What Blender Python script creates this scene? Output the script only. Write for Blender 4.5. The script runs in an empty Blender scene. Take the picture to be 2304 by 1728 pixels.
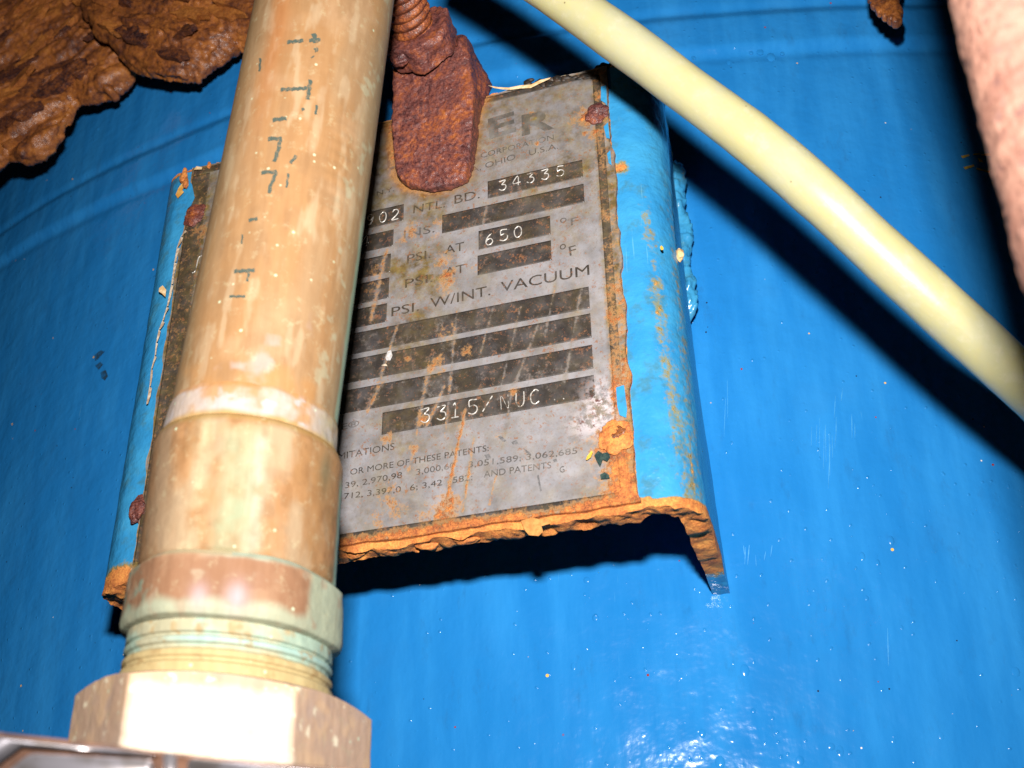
import bpy, bmesh, math, random
import numpy as np
from mathutils import Matrix, Vector, geometry
random.seed(7); rng = np.random.default_rng(7)
scene = bpy.context.scene
COL = scene.collection

# ------------------------------------------------------------------ camera, world, flash
# Plate coordinates in millimetres: x right along the nameplate, y up it, z out of it.
# World = (x, -z, y) / 1000, so the tank axis stands upright.
W0, H0, F0 = 2304.0, 1728.0, 2682.57
CAM = np.array([103.138, -158.741, 215.545])
R = np.array([[0.94868427, -0.01524691, -0.31585706],
              [0.1711083, 0.86473257, 0.47218591],
              [0.26593251, -0.50200111, 0.82296706]])
def wv(p):
    p = np.asarray(p, float)
    return np.stack([p[..., 0], -p[..., 2], p[..., 1]], -1) * 0.001
def cam_matrix(pos):
    m = Matrix.Identity(4)
    for i in range(3):
        a = wv(R[i]) * 1000
        for k in range(3): m[k][i] = a[k]
    for k in range(3): m[k][3] = wv(pos)[k]
    return m
cd = bpy.data.cameras.new('camera'); cam = bpy.data.objects.new('camera', cd); COL.objects.link(cam)
cam.matrix_world = cam_matrix(CAM)
cd.sensor_width = 36; cd.lens = F0 / W0 * 36; cd.clip_start = 0.004; cd.clip_end = 20
cd.dof.use_dof = True; cd.dof.focus_distance = 0.285; cd.dof.aperture_fstop = 32
scene.camera = cam
w = bpy.data.worlds.new('World'); scene.world = w; w.use_nodes = True
w.node_tree.nodes['Background'].inputs[0].default_value = (0.8, 0.9, 1, 1)
w.node_tree.nodes['Background'].inputs[1].default_value = 0.002
# the camera's own flash tube, above the lens
FLASH = CAM + R.T @ np.array([-4.0, 57.0, 0.0])
ld = bpy.data.lights.new('camera_flash', 'AREA'); ld.shape = 'RECTANGLE'; ld.size = 0.014; ld.size_y = 0.012
ld.energy = 1.4; ld.color = (1.0, 0.97, 0.94); ld.spread = math.radians(150)
lo = bpy.data.objects.new('camera_flash', ld); COL.objects.link(lo); lo.matrix_world = cam_matrix(FLASH)
scene.view_settings.view_transform = 'Standard'; scene.view_settings.look = 'None'
scene.view_settings.exposure = 0.0; scene.view_settings.gamma = 1.0

# ------------------------------------------------------------------ points on real surfaces
def ray(u, v): return R.T @ np.array([(u - W0 / 2) / F0, -(v - H0 / 2) / F0, -1.0])
def at(u, v, z=0.0):                       # the point of the plane z on the sight line of a photo pixel
    d = ray(u, v); return CAM + d * ((z - CAM[2]) / d[2])
def atdepth(u, v, d): return CAM + ray(u, v) * d
TR, TX, TZ = 470.0, -22.0, -42.0          # tank: radius, axis x, foremost z; its wall leans back from the plate
TCA, TSA = math.cos(math.atan(.03)), math.sin(math.atan(.03))
def tank_local(p): return np.stack([p[..., 0], p[..., 1]*TCA + p[..., 2]*TSA, -p[..., 1]*TSA + p[..., 2]*TCA], -1)
def tank_world(q): return np.stack([q[..., 0] + TX, q[..., 1]*TCA - q[..., 2]*TSA, q[..., 1]*TSA + q[..., 2]*TCA + TZ], -1)
def on_tank(u, v, lift=0.0):
    d = ray(u, v); dl = tank_local(d); o = tank_local(CAM - np.array([TX, 0, TZ])) + [0, 0, TR]; r = TR + lift
    a = dl[0]**2 + dl[2]**2; b = o[0]*dl[0] + o[2]*dl[2]; c = o[0]**2 + o[2]**2 - r*r
    return CAM + d * ((-b - math.sqrt(max(b*b - a*c, 0))) / a)

# ------------------------------------------------------------------ numpy noise
def _h(i, j, k, s):
    n = (i * 374761393 + j * 668265263 + k * 2147483647 + s * 974634533) & 0xffffffff
    n = ((n ^ (n >> 13)) * 1274126177) & 0xffffffff
    n = ((n ^ (n >> 15)) * 2246822519) & 0xffffffff
    return ((n ^ (n >> 16)) & 0xffffff) / float(0xffffff)
def vnoise(p, s=0):
    p = np.asarray(p, float); i = np.floor(p).astype(np.int64); f = p - i
    f = f*f*f*(f*(f*6 - 15) + 10); x, y, z = i[:, 0], i[:, 1], i[:, 2]; r = 0
    for a in (0, 1):
        for b in (0, 1):
            for c in (0, 1):
                wgt = (f[:, 0] if a else 1-f[:, 0]) * (f[:, 1] if b else 1-f[:, 1]) * (f[:, 2] if c else 1-f[:, 2])
                r = r + wgt * _h(x+a, y+b, z+c, s)
    return r * 2 - 1
def fbm(p, scale, octv=4, s=0, gain=0.5):
    p = np.asarray(p, float) / scale; a, t, r = 1.0, 0.0, 0
    for o in range(octv):
        r = r + a * vnoise(p + o*17.3, s + o); t += a; a *= gain; p = p * 2.03
    return r / t
def sstep(a, b, x): t = np.clip((x - a) / (b - a), 0, 1); return t*t*(3 - 2*t)
def seg_dist(P, a, b):
    a, b = np.asarray(a, float), np.asarray(b, float); d = b - a
    t = np.clip(((P - a) @ d) / (d @ d), 0, 1); return np.linalg.norm(P - (a + t[:, None]*d), axis=1), t
def poly_inside(P, poly):
    poly = np.asarray(poly); n = len(poly); ins = np.zeros(len(P), bool); j = n-1
    for i in range(n):
        xi, yi = poly[i]; xj, yj = poly[j]
        c = ((yi > P[:, 1]) != (yj > P[:, 1])) & (P[:, 0] < (xj-xi)*(P[:, 1]-yi)/(yj-yi+1e-12)+xi)
        ins ^= c; j = i
    return ins
def poly_dist(P, poly):
    d = np.full(len(P), 1e9)
    for i in range(len(poly)): d = np.minimum(d, seg_dist(P, poly[i-1], poly[i])[0])
    return d

# ------------------------------------------------------------------ objects
def tag(o, label=None, cat=None, group=None, kind=None):
    for k, v in (('label', label), ('category', cat), ('group', group), ('kind', kind)):
        if v: o[k] = v
    return o
def thing(name, base, label, cat, group=None):
    o = bpy.data.objects.new(name, None); COL.objects.link(o); o.empty_display_size = 0.01
    o.location = wv(base); return tag(o, label, cat, group)
def origin(o):
    p = np.zeros(3)
    while o is not None: p = p + np.array(o.location); o = o.parent
    return p
def mk(name, V, F, mat, parent=None, smooth=True, attrs=None, base=None, col=None):
    """One mesh object from vertices in plate millimetres."""
    V = wv(np.asarray(V, float)); me = bpy.data.meshes.new(name)
    o = bpy.data.objects.new(name, me); COL.objects.link(o)
    if parent is not None: o.parent = parent; V = V - origin(parent)
    elif base is not None: o.location = wv(base); V = V - wv(base)
    if isinstance(F, np.ndarray):
        k = F.shape[1]; me.vertices.add(len(V)); me.vertices.foreach_set('co', V.astype(np.float32).ravel())
        me.loops.add(F.size); me.loops.foreach_set('vertex_index', F.astype(np.int32).ravel())
        me.polygons.add(len(F)); me.polygons.foreach_set('loop_start', np.arange(0, F.size, k, dtype=np.int32))
        me.update(calc_edges=True)
    else:
        me.from_pydata([tuple(v) for v in V], [], F); me.update()
    for p, a in (attrs or {}).items():
        at_ = me.attributes.new(p, 'FLOAT', 'POINT'); at_.data.foreach_set('value', np.asarray(a, np.float32))
    if col is not None:
        at_ = me.attributes.new('tint', 'FLOAT_COLOR', 'POINT')
        c4 = np.ones((len(V), 4), np.float32); c4[:, :3] = col; at_.data.foreach_set('color', c4.ravel())
    me.polygons.foreach_set('use_smooth', [smooth]*len(me.polygons))
    me.materials.append(mat); return o
def grid_faces(nu, nv, closed=False):
    i, j = np.meshgrid(np.arange(nu if closed else nu-1), np.arange(nv-1), indexing='ij')
    a = i*nv + j; b = ((i+1) % nu)*nv + j
    return np.stack([a, b, b+1, a+1], -1).reshape(-1, 4)
def remesh(bm, voxel, smooth=0):
    """A closed mesh (plate mm) as an even, dense skin: vertices, faces, normals."""
    me = bpy.data.meshes.new('t'); bm.to_mesh(me); bm.free(); o = bpy.data.objects.new('t', me); COL.objects.link(o)
    m = o.modifiers.new('r', 'REMESH'); m.mode = 'VOXEL'; m.voxel_size = voxel
    if smooth:
        s = o.modifiers.new('s', 'SMOOTH'); s.iterations = smooth; s.factor = 0.5
    e = o.evaluated_get(bpy.context.evaluated_depsgraph_get()); m2 = e.to_mesh()
    V = np.empty(len(m2.vertices)*3, np.float32); m2.vertices.foreach_get('co', V); V = V.reshape(-1, 3).astype(float)
    N = np.empty(len(m2.vertices)*3, np.float32); m2.vertices.foreach_get('normal', N); N = N.reshape(-1, 3).astype(float)
    F = np.empty(len(m2.loops), np.int32); m2.loops.foreach_get('vertex_index', F); F = F.reshape(-1, 4)
    e.to_mesh_clear(); bpy.data.objects.remove(o); bpy.data.meshes.remove(me)
    return V, F, N
def prism(bm, front, back):
    f = [bm.verts.new(p) for p in front]; b = [bm.verts.new(p) for p in back]; n = len(f)
    bm.faces.new(f); bm.faces.new(b[::-1])
    for i in range(n): bm.faces.new((f[i-1], b[i-1], b[i], f[i]))
    bmesh.ops.recalc_face_normals(bm, faces=bm.faces[:]); return bm
def hull(pts):
    bm = bmesh.new(); [bm.verts.new(p) for p in pts]; bmesh.ops.convex_hull(bm, input=bm.verts[:]); 
    bmesh.ops.delete(bm, geom=[v for v in bm.verts if not v.link_faces], context='VERTS'); return bm
def join(bms):
    b = bmesh.new()
    for x in bms:
        me = bpy.data.meshes.new('t'); x.to_mesh(me); x.free(); b.from_mesh(me); bpy.data.meshes.remove(me)
    return b
def axes_of(d):
    d = np.asarray(d, float); d = d/np.linalg.norm(d)
    a = np.cross([0, 0, 1.0], d) if abs(d[2]) < .9 else np.cross([1.0, 0, 0], d)
    a /= np.linalg.norm(a); return a, np.cross(d, a), d
def tube_path(pts, rad, nseg=24):
    pts = np.asarray(pts, float); n = len(pts); rad = np.broadcast_to(rad, (n,)); V = []
    t = np.gradient(pts, axis=0); t /= np.linalg.norm(t, axis=1)[:, None]; a, _, _ = axes_of(t[0])
    for i in range(n):
        a = a - (a @ t[i])*t[i]; a /= np.linalg.norm(a); b = np.cross(t[i], a)
        th = np.linspace(0, 2*np.pi, nseg, endpoint=False)
        V.append(pts[i] + rad[i]*(np.cos(th)[:, None]*a + np.sin(th)[:, None]*b))
    V = np.array(V).transpose(1, 0, 2)
    return V.reshape(-1, 3), grid_faces(nseg, n, True)
def spline(P, n):
    P = np.asarray(P, float); P = np.vstack([2*P[0]-P[1], P, 2*P[-1]-P[-2]]); out = []
    m = len(P)-3
    for q in np.linspace(0, m-1e-6, n):
        i = int(q); t = q-i; a, b, c, d = P[i:i+4]
        out.append(.5*(2*b+(c-a)*t+(2*a-5*b+4*c-d)*t*t+(3*b-a-3*c+d)*t**3))
    return np.array(out)

# ------------------------------------------------------------------ materials
class Mat:
    def __init__(s, name, **kw):
        s.m = bpy.data.materials.new(name); s.m.use_nodes = True; s.t = s.m.node_tree; s.b = s.t.nodes['Principled BSDF']
        tc = s.t.nodes.new('ShaderNodeTexCoord'); mp = s.t.nodes.new('ShaderNodeMapping'); mp.inputs['Scale'].default_value = (1000,)*3
        s.t.links.new(tc.outputs['Object'], mp.inputs[0]); s.co = mp.outputs[0]      # millimetres
        for k, v in kw.items(): s.set(k.replace('_', ' '), v)
    def set(s, k, v):
        i = s.b.inputs[k]
        if hasattr(v, 'is_output'): s.t.links.new(v, i)
        else: i.default_value = v
    def n(s, kind, ins, **props):
        x = s.t.nodes.new(kind)
        for k, v in props.items(): setattr(x, k, v)
        for k, v in ins.items():
            if hasattr(v, 'is_output'): s.t.links.new(v, x.inputs[k])
            else: x.inputs[k].default_value = v
        return x
    def stretch(s, x, y, z): return s.n('ShaderNodeVectorMath', {0: s.co, 1: (x, y, z)}, operation='MULTIPLY').outputs[0]
    def noise(s, size, detail=4, rough=.55, co=None, dist=0):
        return s.n('ShaderNodeTexNoise', {'Vector': co or s.co, 'Scale': 1.0/size, 'Detail': detail, 'Roughness': rough, 'Distortion': dist}).outputs[0]
    def voro(s, size, out='Distance', co=None, feature='F1'):
        return s.n('ShaderNodeTexVoronoi', {'Vector': co or s.co, 'Scale': 1.0/size}, feature=feature).outputs[out]
    def mth(s, op, a, b=0.0, c=0.0): return s.n('ShaderNodeMath', {0: a, 1: b, 2: c}, operation=op).outputs[0]
    def step(s, x, lo, hi):
        return s.n('ShaderNodeMapRange', {0: x, 1: lo, 2: hi, 3: 0.0, 4: 1.0}, interpolation_type='SMOOTHSTEP').outputs[0]
    def ramp(s, f, stops):
        x = s.n('ShaderNodeValToRGB', {0: f}); e = x.color_ramp.elements
        while len(e) < len(stops): e.new(.5)
        for el, (p, c) in zip(e, stops): el.position = p; el.color = (*c, 1)
        return x.outputs[0]
    def mix(s, f, a, b, mode='MIX'):
        x = s.n('ShaderNodeMix', {}, data_type='RGBA', blend_type=mode)
        for i, v in ((0, f), (6, a), (7, b)):
            if hasattr(v, 'is_output'): s.t.links.new(v, x.inputs[i])
            else: x.inputs[i].default_value = v if i == 0 else (*v, 1)
        return x.outputs[2]
    def attr(s, name, out=2): return s.n('ShaderNodeAttribute', {}, attribute_name=name).outputs[out]
    def bump(s, h, dist, strength=1.0, nrm=None):      # dist in mm
        ins = {'Height': h, 'Distance': dist*.001, 'Strength': strength}
        if nrm is not None: ins['Normal'] = nrm
        return s.n('ShaderNodeBump', ins).outputs[0]

# glossy blue enamel on the tank
m = Mat('tank_blue_enamel', Roughness=.22)
streak = m.noise(9, 5, .6, m.stretch(1, 1, .16)); blot = m.noise(26, 4)
c = m.mix(m.step(streak, .35, .75), (.014, .180, .49), (.024, .228, .57))
c = m.mix(m.mth('MULTIPLY', m.step(blot, .52, .75), .25), c, (.03, .17, .42))
grim = m.mth('MULTIPLY', m.step(m.noise(6.5, 6, .72, m.stretch(1, 1, .45)), .55, .76), .28)
c = m.mix(grim, c, (.02, .075, .17))
vd, vc = m.voro(5.0), m.voro(5.0, 'Color')
sep = m.n('ShaderNodeSeparateColor', {0: vc})
def dots(col, lo_, hi_, chan, size):
    global c
    pick = m.mth('MULTIPLY', m.step(sep.outputs[chan], lo_, lo_+.002), m.mth('SUBTRACT', 1.0, m.step(sep.outputs[chan], hi_, hi_+.002)))
    f = m.mth('MULTIPLY', m.mth('SUBTRACT', 1.0, m.step(vd, size*.7, size)), pick); c = m.mix(f, c, col)
dots((.25, .03, .02), .05, .17, 0, .07); dots((.015, .015, .025), .5, .78, 0, .055)
dots((.75, .45, .08), .9, .955, 1, .09); dots((.75, .72, .66), .3, .46, 1, .05)
scr = m.n('ShaderNodeTexNoise', {'Vector': m.stretch(3.2, 3.2, .05), 'Scale': 1.0, 'Detail': 3.0}).outputs[0]
c = m.mix(m.mth('MULTIPLY', m.step(scr, .70, .76), m.mth('MULTIPLY', m.step(m.noise(22, 2), .55, .66), .5)), c, (.10, .36, .62))
m.set('Base Color', c)
m.set('Roughness', m.n('ShaderNodeMapRange', {0: m.noise(7, 4), 1: .3, 2: .7, 3: .10, 4: .24}).outputs[0])
m.set('Specular IOR Level', .22)
nb = m.bump(m.noise(8, 3, .5), .62, .9); nb = m.bump(m.noise(2.6, 3, .5), .11, .8, nb)
nb = m.bump(m.noise(2.6, 3, .6, m.stretch(1, 1, .10)), .06, .8, nb)
knob = m.mth('MULTIPLY', m.mth('SUBTRACT', 1.0, m.step(m.voro(2.6), .0, .20)), m.step(m.n('ShaderNodeSeparateColor', {0: m.voro(2.6, 'Color')}).outputs[2], .60, .64)); nb = m.bump(knob, .16, 1.0, nb)
pit = m.step(m.voro(3.1), .06, .22); nb = m.bump(m.mth('MULTIPLY', pit, -1.0), .05, .5, nb)
m.set('Normal', nb); BLUE = m.m

# thinner, paler paint on the bracket, rust coming through where the 'rust' attribute says
def rust_colour(m, a=4.0, shift=0.0):
    n1 = m.noise(a, 9, .74); n2 = m.noise(a*.12, 4, .65)
    f = m.mth('ADD', m.mth('ADD', m.mth('MULTIPLY', n1, .62), m.mth('MULTIPLY', n2, .38)), shift)
    return f
ORANGE = [(.30, (.045, .016, .012)), (.42, (.17, .042, .016)), (.50, (.38, .11, .026)), (.60, (.60, .21, .045)), (.74, (.78, .36, .08))]
m = Mat('bracket_paint_and_rust', Roughness=.3)
c = m.mix(m.step(m.noise(12, 4), .35, .7), (.026, .215, .45), (.042, .27, .49))
c = m.mix(m.mth('MULTIPLY', m.step(m.noise(5, 5, .65), .50, .70), .7), c, (.05, .15, .19))
sc_ = m.n('ShaderNodeTexNoise', {'Vector': m.n('ShaderNodeMapping', {0: m.stretch(1.7, 1.7, .09), 'Rotation': (0, 0, .0)}).outputs[0], 'Scale': 1.0, 'Detail': 3.0}).outputs[0]
c = m.mix(m.mth('MULTIPLY', m.step(sc_, .68, .74), .18), c, (.25, .55, .62))
ra = m.attr('rust'); thr = m.mth('ADD', m.mth('ADD', ra, m.mth('MULTIPLY', m.noise(1.6, 6, .65), .8)), -.4)
rf = m.step(thr, .36, .50); oc = m.step(thr, .20, .40)
c = m.mix(m.mth('MULTIPLY', oc, .85), c, (.25, .195, .025))
c = m.mix(rf, c, m.ramp(rust_colour(m, 3.2, .09), ORANGE)); m.set('Base Color', c)
m.set('Roughness', m.n('ShaderNodeMapRange', {0: rf, 3: .26, 4: .8}).outputs[0])
nb = m.bump(m.noise(3.5, 3), .6, .9); nb = m.bump(m.noise(1.3, 3), .09, .8, nb); nb = m.bump(m.mth('MULTIPLY', m.noise(.9, 6, .7), rf), .35, 1.0, nb); m.set('Normal', nb); BPAINT = m.m

def rust_mat(name, ramp, size, bump=.35, rough=.62, shift=0.0, spark=True):
    m = Mat(name, Roughness=rough); f = rust_colour(m, size, shift)
    c = m.ramp(f, ramp)
    c = m.mix(m.mth('MULTIPLY', m.step(m.noise(.5, 3, .6), .58, .7), .55), c, (.02, .008, .006))
    m.set('Base Color', c)
    if spark: m.set('Roughness', m.n('ShaderNodeMapRange', {0: m.noise(.45, 2), 1: .42, 2: .62, 3: .25, 4: rough+.15}).outputs[0])
    nb = m.bump(m.noise(2.2, 5, .6), bump*2, .8); nb = m.bump(m.noise(.42, 4, .6), bump*.5, 1.0, nb)
    m.set('Normal', nb); return m.m
PURPLE = [(.30, (.016, .007, .009)), (.42, (.075, .024, .022)), (.50, (.15, .045, .034)), (.58, (.25, .066, .022)), (.68, (.44, .14, .022))]
BROWN = [(.32, (.014, .006, .008)), (.41, (.07, .022, .014)), (.48, (.16, .05, .016)), (.56, (.29, .092, .02)), (.68, (.44, .16, .032))]
LUGRUST = rust_mat('lug_purple_rust', PURPLE, 7.5, .34)
CRUST = rust_mat('dark_flaking_rust', BROWN, 14, .22, shift=.015)
FLAKES = [rust_mat('pale_rust_scale', BROWN, 6, .25, shift=.09), rust_mat('dark_rust_scale', BROWN, 6, .25, shift=-.07), CRUST]
ORUST = rust_mat('bright_orange_rust', ORANGE, 4.0, .35, .75, .07, False)

# etched steel label: two inks over bare metal, one shared pattern of wear
def label_mat(name, ink):
    m = Mat(name, Roughness=.45, Metallic=.0)
    co = m.n('ShaderNodeTexCoord', {}).outputs['Object']; m.co = m.n('ShaderNodeMapping', {0: co, 'Scale': (1000,)*3}).outputs[0]
    r, g = m.attr('rust'), m.attr('grime')
    bare = m.mix(m.step(m.noise(7, 5, .6), .35, .7), (.215, .21, .225), (.29, .28, .30))
    bare = m.mix(m.mth('MULTIPLY', m.step(m.noise(.7, 4, .7), .52, .7), .35), bare, (.12, .10, .09))
    if ink:
        dark = m.mix(m.step(m.noise(5, 5, .6), .4, .68), ink, tuple(min(1, x*2.3+.008) for x in ink))
        wear = m.step(m.mth('ADD', m.mth('ADD', m.noise(1.1, 6, .72), m.mth('MULTIPLY', m.noise(8, 4, .6), .35)), m.mth('MULTIPLY', m.attr('wear'), .5)), .70, .94)
        bare = m.mix(m.mth('MULTIPLY', wear, .75), dark, m.mix(.5, bare, (.13, .10, .07)))
    gf = m.mth('MULTIPLY', m.mth('MULTIPLY', g, .45 if ink else 1.0), m.n('ShaderNodeMapRange', {0: m.noise(2.6, 6, .65), 1: .3, 2: .62, 3: .35, 4: 1.25}).outputs[0])
    c = m.mix(gf, bare, m.ramp(m.noise(4.2, 5, .65), [(.3, (.045, .032, .018)), (.5, (.125, .085, .032)), (.68, (.20, .145, .045))]))
    c = m.mix(m.attr('stain'), c, m.mix(m.step(m.noise(1.5, 4), .35, .65), (.20, .062, .012), (.32, .125, .02)))
    thr = m.mth('ADD', r, m.mth('MULTIPLY', m.mth('ADD', m.noise(1.15, 6, .7), -.5), 1.5))
    c = m.mix(m.mth('MULTIPLY', m.step(thr, .22, .46), .75), c, (.36, .18, .06))
    c = m.mix(m.mth('MULTIPLY', m.attr('white'), m.step(m.noise(1.6, 5, .7), .40, .58)), c, (.50, .44, .45)); c = m.mix(m.mth('MULTIPLY', m.attr('white'), m.step(m.noise(1.9, 5, .7), .56, .64)), c, (.09, .022, .02))
    c = m.mix(m.step(thr, .44, .62), c, m.ramp(rust_colour(m, 2.4, .02), ORANGE))
    sp = m.mth('MULTIPLY', m.step(m.noise(1.1, 5, .7), .56, .65), m.step(m.noise(9, 3), .36, .55))
    c = m.mix(m.mth('MULTIPLY', sp, .75), c, (.21, .085, .034))
    sp2 = m.step(m.noise(.6, 4, .7), .60, .68); c = m.mix(m.mth('MULTIPLY', sp2, .55), c, (.26, .10, .045))
    m.set('Base Color', c)
    m.set('Roughness', m.n('ShaderNodeMapRange', {0: thr, 1: .2, 2: .6, 3: .36, 4: .8}).outputs[0])
    nb = m.bump(m.noise(.6, 4, .6), .02, .7); nb = m.bump(m.mth('MULTIPLY', m.noise(.5, 5, .7), m.step(thr, .4, .7)), .3, 1.0, nb)
    m.set('Normal', nb); return m.m
LABEL = label_mat('worn_steel_label', None)
INK = label_mat('black_etched_ink', (.022, .020, .021))
TINK = label_mat('small_print_ink', (.026, .023, .023))
FADED = label_mat('faded_print_ink', (.055, .052, .052)); FAINT = label_mat('ghosted_print_ink', (.072, .070, .069))
m = Mat('stamped_metal_painted_glint', Metallic=.35, Roughness=.3); m.set('Base Color', m.mix(m.step(m.noise(1.3, 3), .52, .64), (.60, .56, .51), (.16, .13, .10))); STAMP = m.m  # broken flash glints on the strokes, painted as pale and dark patches

# copper and brass: broad tint comes from the 'tint' attribute, grain and specks from noise
def copper_mat(name, rough, metal, bumpd):
    m = Mat(name, Metallic=metal); m.set('Specular IOR Level', .25); tint = m.attr('tint', 0)
    st = m.noise(1.6, 5, .6, m.stretch(1, 1, .10))
    c = m.mix(m.step(st, .3, .7), m.mix(1.0, tint, (.88, .85, .83), 'MULTIPLY'), tint)
    c = m.mix(m.mth('MULTIPLY', m.step(m.noise(2.3, 6, .7), .54, .72), .35), c, (.40, .36, .22))
    sv, sc2 = m.voro(2.4), m.n('ShaderNodeSeparateColor', {0: m.voro(2.4, 'Color')}).outputs[0]
    sp = m.mth('MULTIPLY', m.mth('SUBTRACT', 1.0, m.step(sv, .06, .17)), m.step(sc2, .78, .82))
    c = m.mix(m.mth('MULTIPLY', sp, .7), c, (.45, .55, .38))
    m.set('Base Color', c); m.set('Roughness', m.n('ShaderNodeMapRange', {0: m.noise(3, 4), 1: .3, 2: .7, 3: rough-.1, 4: rough+.15}).outputs[0])
    nb = m.bump(m.noise(1.2, 5, .6), bumpd, .7); nb = m.bump(m.noise(1.0, 3, .5, m.stretch(.12, .12, 1)), bumpd*.5, .6, nb)
    m.set('Normal', nb); return m.m
COPPER = copper_mat('tarnished_copper', .60, .08, .045)
BRASS = copper_mat('verdigris_brass', .74, .0, .11)
m = Mat('faded_marker_ink', Roughness=.6); m.set('Base Color', m.mix(m.step(m.noise(.6, 5, .7), .50, .72), (.045, .062, .05), (.24, .14, .065))); MARK = m.m

m = Mat('yellowed_plastic_tube', Roughness=.4, Subsurface_Weight=.8, Subsurface_Scale=.005)
m.set('Subsurface Radius', (1.0, .75, .28))
c = m.mix(m.step(m.noise(14, 3), .35, .7), (.42, .385, .20), (.39, .375, .24))
c = m.mix(m.mth('MULTIPLY', m.step(m.noise(3.5, 6, .7), .52, .72), .45), c, (.50, .46, .32)); c = m.mix(m.mth('MULTIPLY', m.step(m.noise(9, 5, .7), .60, .75), .35), c, (.30, .22, .07))
hs = m.n('ShaderNodeSeparateColor', {0: m.voro(4.5, 'Color')}).outputs[0]; c = m.mix(m.mth('MULTIPLY', m.mth('MULTIPLY', m.mth('SUBTRACT', 1.0, m.step(m.voro(4.5), .03, .065)), m.step(hs, .55, .57)), .8), c, (.10, .05, .02)); m.set('Base Color', c)
m.set('Normal', m.bump(m.noise(.7, 5, .7), .07, .8)); HOSE = m.m

m = Mat('pink_rough_coating', Roughness=.75); rid = m.noise(2.6, 4, .6, m.stretch(.30, .30, 1.1))
c = m.mix(m.step(rid, .3, .7), (.125, .050, .032), (.20, .10, .068)); c = m.mix(m.mth('MULTIPLY', m.step(m.noise(1.5, 3), .56, .7), .5), c, (.075, .034, .034))
m.set('Base Color', c); m.set('Normal', m.bump(m.noise(.8, 4, .6, m.stretch(.7, .7, 1)), .5, 1.0)); PINK = m.m
m = Mat('dull_chromed_steel', Metallic=.75, Roughness=.34); m.set('Base Color', m.mix(m.step(m.noise(5, 5), .4, .66), (.33, .31, .34), (.19, .165, .155))); m.set('Normal', m.bump(m.noise(1.5, 4), .04, .7)); CHROME = m.m
m = Mat('bronzed_groove', Metallic=.3, Roughness=.5); m.set('Base Color', m.mix(m.step(m.noise(4, 4), .35, .65), (.05, .022, .012), (.12, .055, .03))); GROOVE = m.m
def plain(name, a, b, size, rough):
    m = Mat(name, Roughness=rough); m.set('Base Color', m.mix(m.step(m.noise(size, 4), .4, .62), a, b)); m.set('Normal', m.bump(m.noise(size*.5, 4), .15, .7)); return m.m
TAN = plain('peeled_tan_film', (.62, .38, .16), (.75, .58, .36), 1.5, .6)
CREAM = plain('cream_paint_edge', (.60, .50, .38), (.35, .24, .15), 1.0, .6)
TEALCHIP = plain('dark_teal_paint_chip', (.012, .03, .03), (.035, .06, .05), 1.2, .35)
YELLOW = plain('yellow_paint', (.50, .31, .03), (.60, .42, .06), 1.0, .5)
BLACKISH = plain('black_grime', (.008, .007, .006), (.04, .022, .012), 1.2, .6)

# ------------------------------------------------------------------ tank
nx, ny = 900, 640
xs = np.linspace(-330, 300, nx); ys = np.linspace(-330, 250, ny)
th, yy = np.meshgrid(xs/TR, ys, indexing='ij'); arc = th.ravel()*TR; yy = yy.ravel(); th = th.ravel()
P = np.stack([arc, yy, np.zeros_like(yy)], 1)
wob = 1.3*fbm(P*[1, 0, 0], 40, 2, 3)
yl = yy + wob
yl = yl-5; h = 1.3*sstep(99.5, 103, yl)*(1-sstep(113, 117.5, yl)) - .5*np.exp(-((yl-98.5)/1.8)**2) - .7*np.exp(-((yl-118)/1.8)**2)
h += .22*fbm(P, 30, 3, 5) + .05*fbm(P, 6, 3, 9)
# sags in the paint low down, wrinkles beside the bracket's weld
low_ = sstep(-96, -118, yy)*np.exp(-((arc-75)/75)**2)
h += low_*.26*fbm(P*[1, 1.4, 1], 7, 3, 21)
wr = np.exp(-((arc - 104)/13)**2)*np.exp(-((yy-22)/34)**2); h += wr*.8*fbm(P*[1.6, .5, 1], 9, 3, 31)
r_ = TR + h
V = tank_world(np.stack([r_*np.sin(th), yy, -TR + r_*np.cos(th)], 1))
tank = thing('tank', (TX, -330, TZ), 'large curved steel tank painted glossy blue, filling the whole background', 'tank')
mk('shell', V, grid_faces(nx, ny), BLUE, tank)
# blisters and grit under the paint
Vb, Fb = [], []
spots = [(2005, 1216, 1.0), (1940, 1252, .9), (1975, 1266, .7), (1925, 1278, .5), (1950, 1346, .6), (1710, 1256, .6), (1574, 1330, .8), (1645, 1326, .7), (1874, 1449, .7), (1915, 1484, .5), (1892, 1525, .8), (2285, 1512, 1.5), (2232, 1594, .6), (2176, 1570, .6), (1676, 1509, 1.6), (1870, 1680, 1.3), (2011, 1667, 1.0), (2118, 1656, 1.1), (1890, 1690, 1.2), (1620, 1715, 1.6), (1800, 1712, 1.4), (1695, 1600, .9), (1580, 1650, 1.2), (1340, 1390, 1.0), (1320, 1305, 1.1), (1290, 1500, .9), (1710, 115, 1.3), (1735, 128, 1.6), (1690, 118, .8), (1640, 140, .8), (1560, 130, .9), (1760, 120, .8), (1130, 168, .7), (1150, 160, .7), (260, 250, .6), (220, 290, .6), (330, 310, .5), (290, 235, .6)]
for k in range(620):
    u = random.uniform(760, 2304) if random.random() < .85 else random.uniform(0, 420); v = random.uniform(40, 1728) if random.random() < .45 else random.uniform(850, 1728)
    spots.append((u, v, random.uniform(.08, .2)*(1 if random.random() < .86 else 2.0)))
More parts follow.
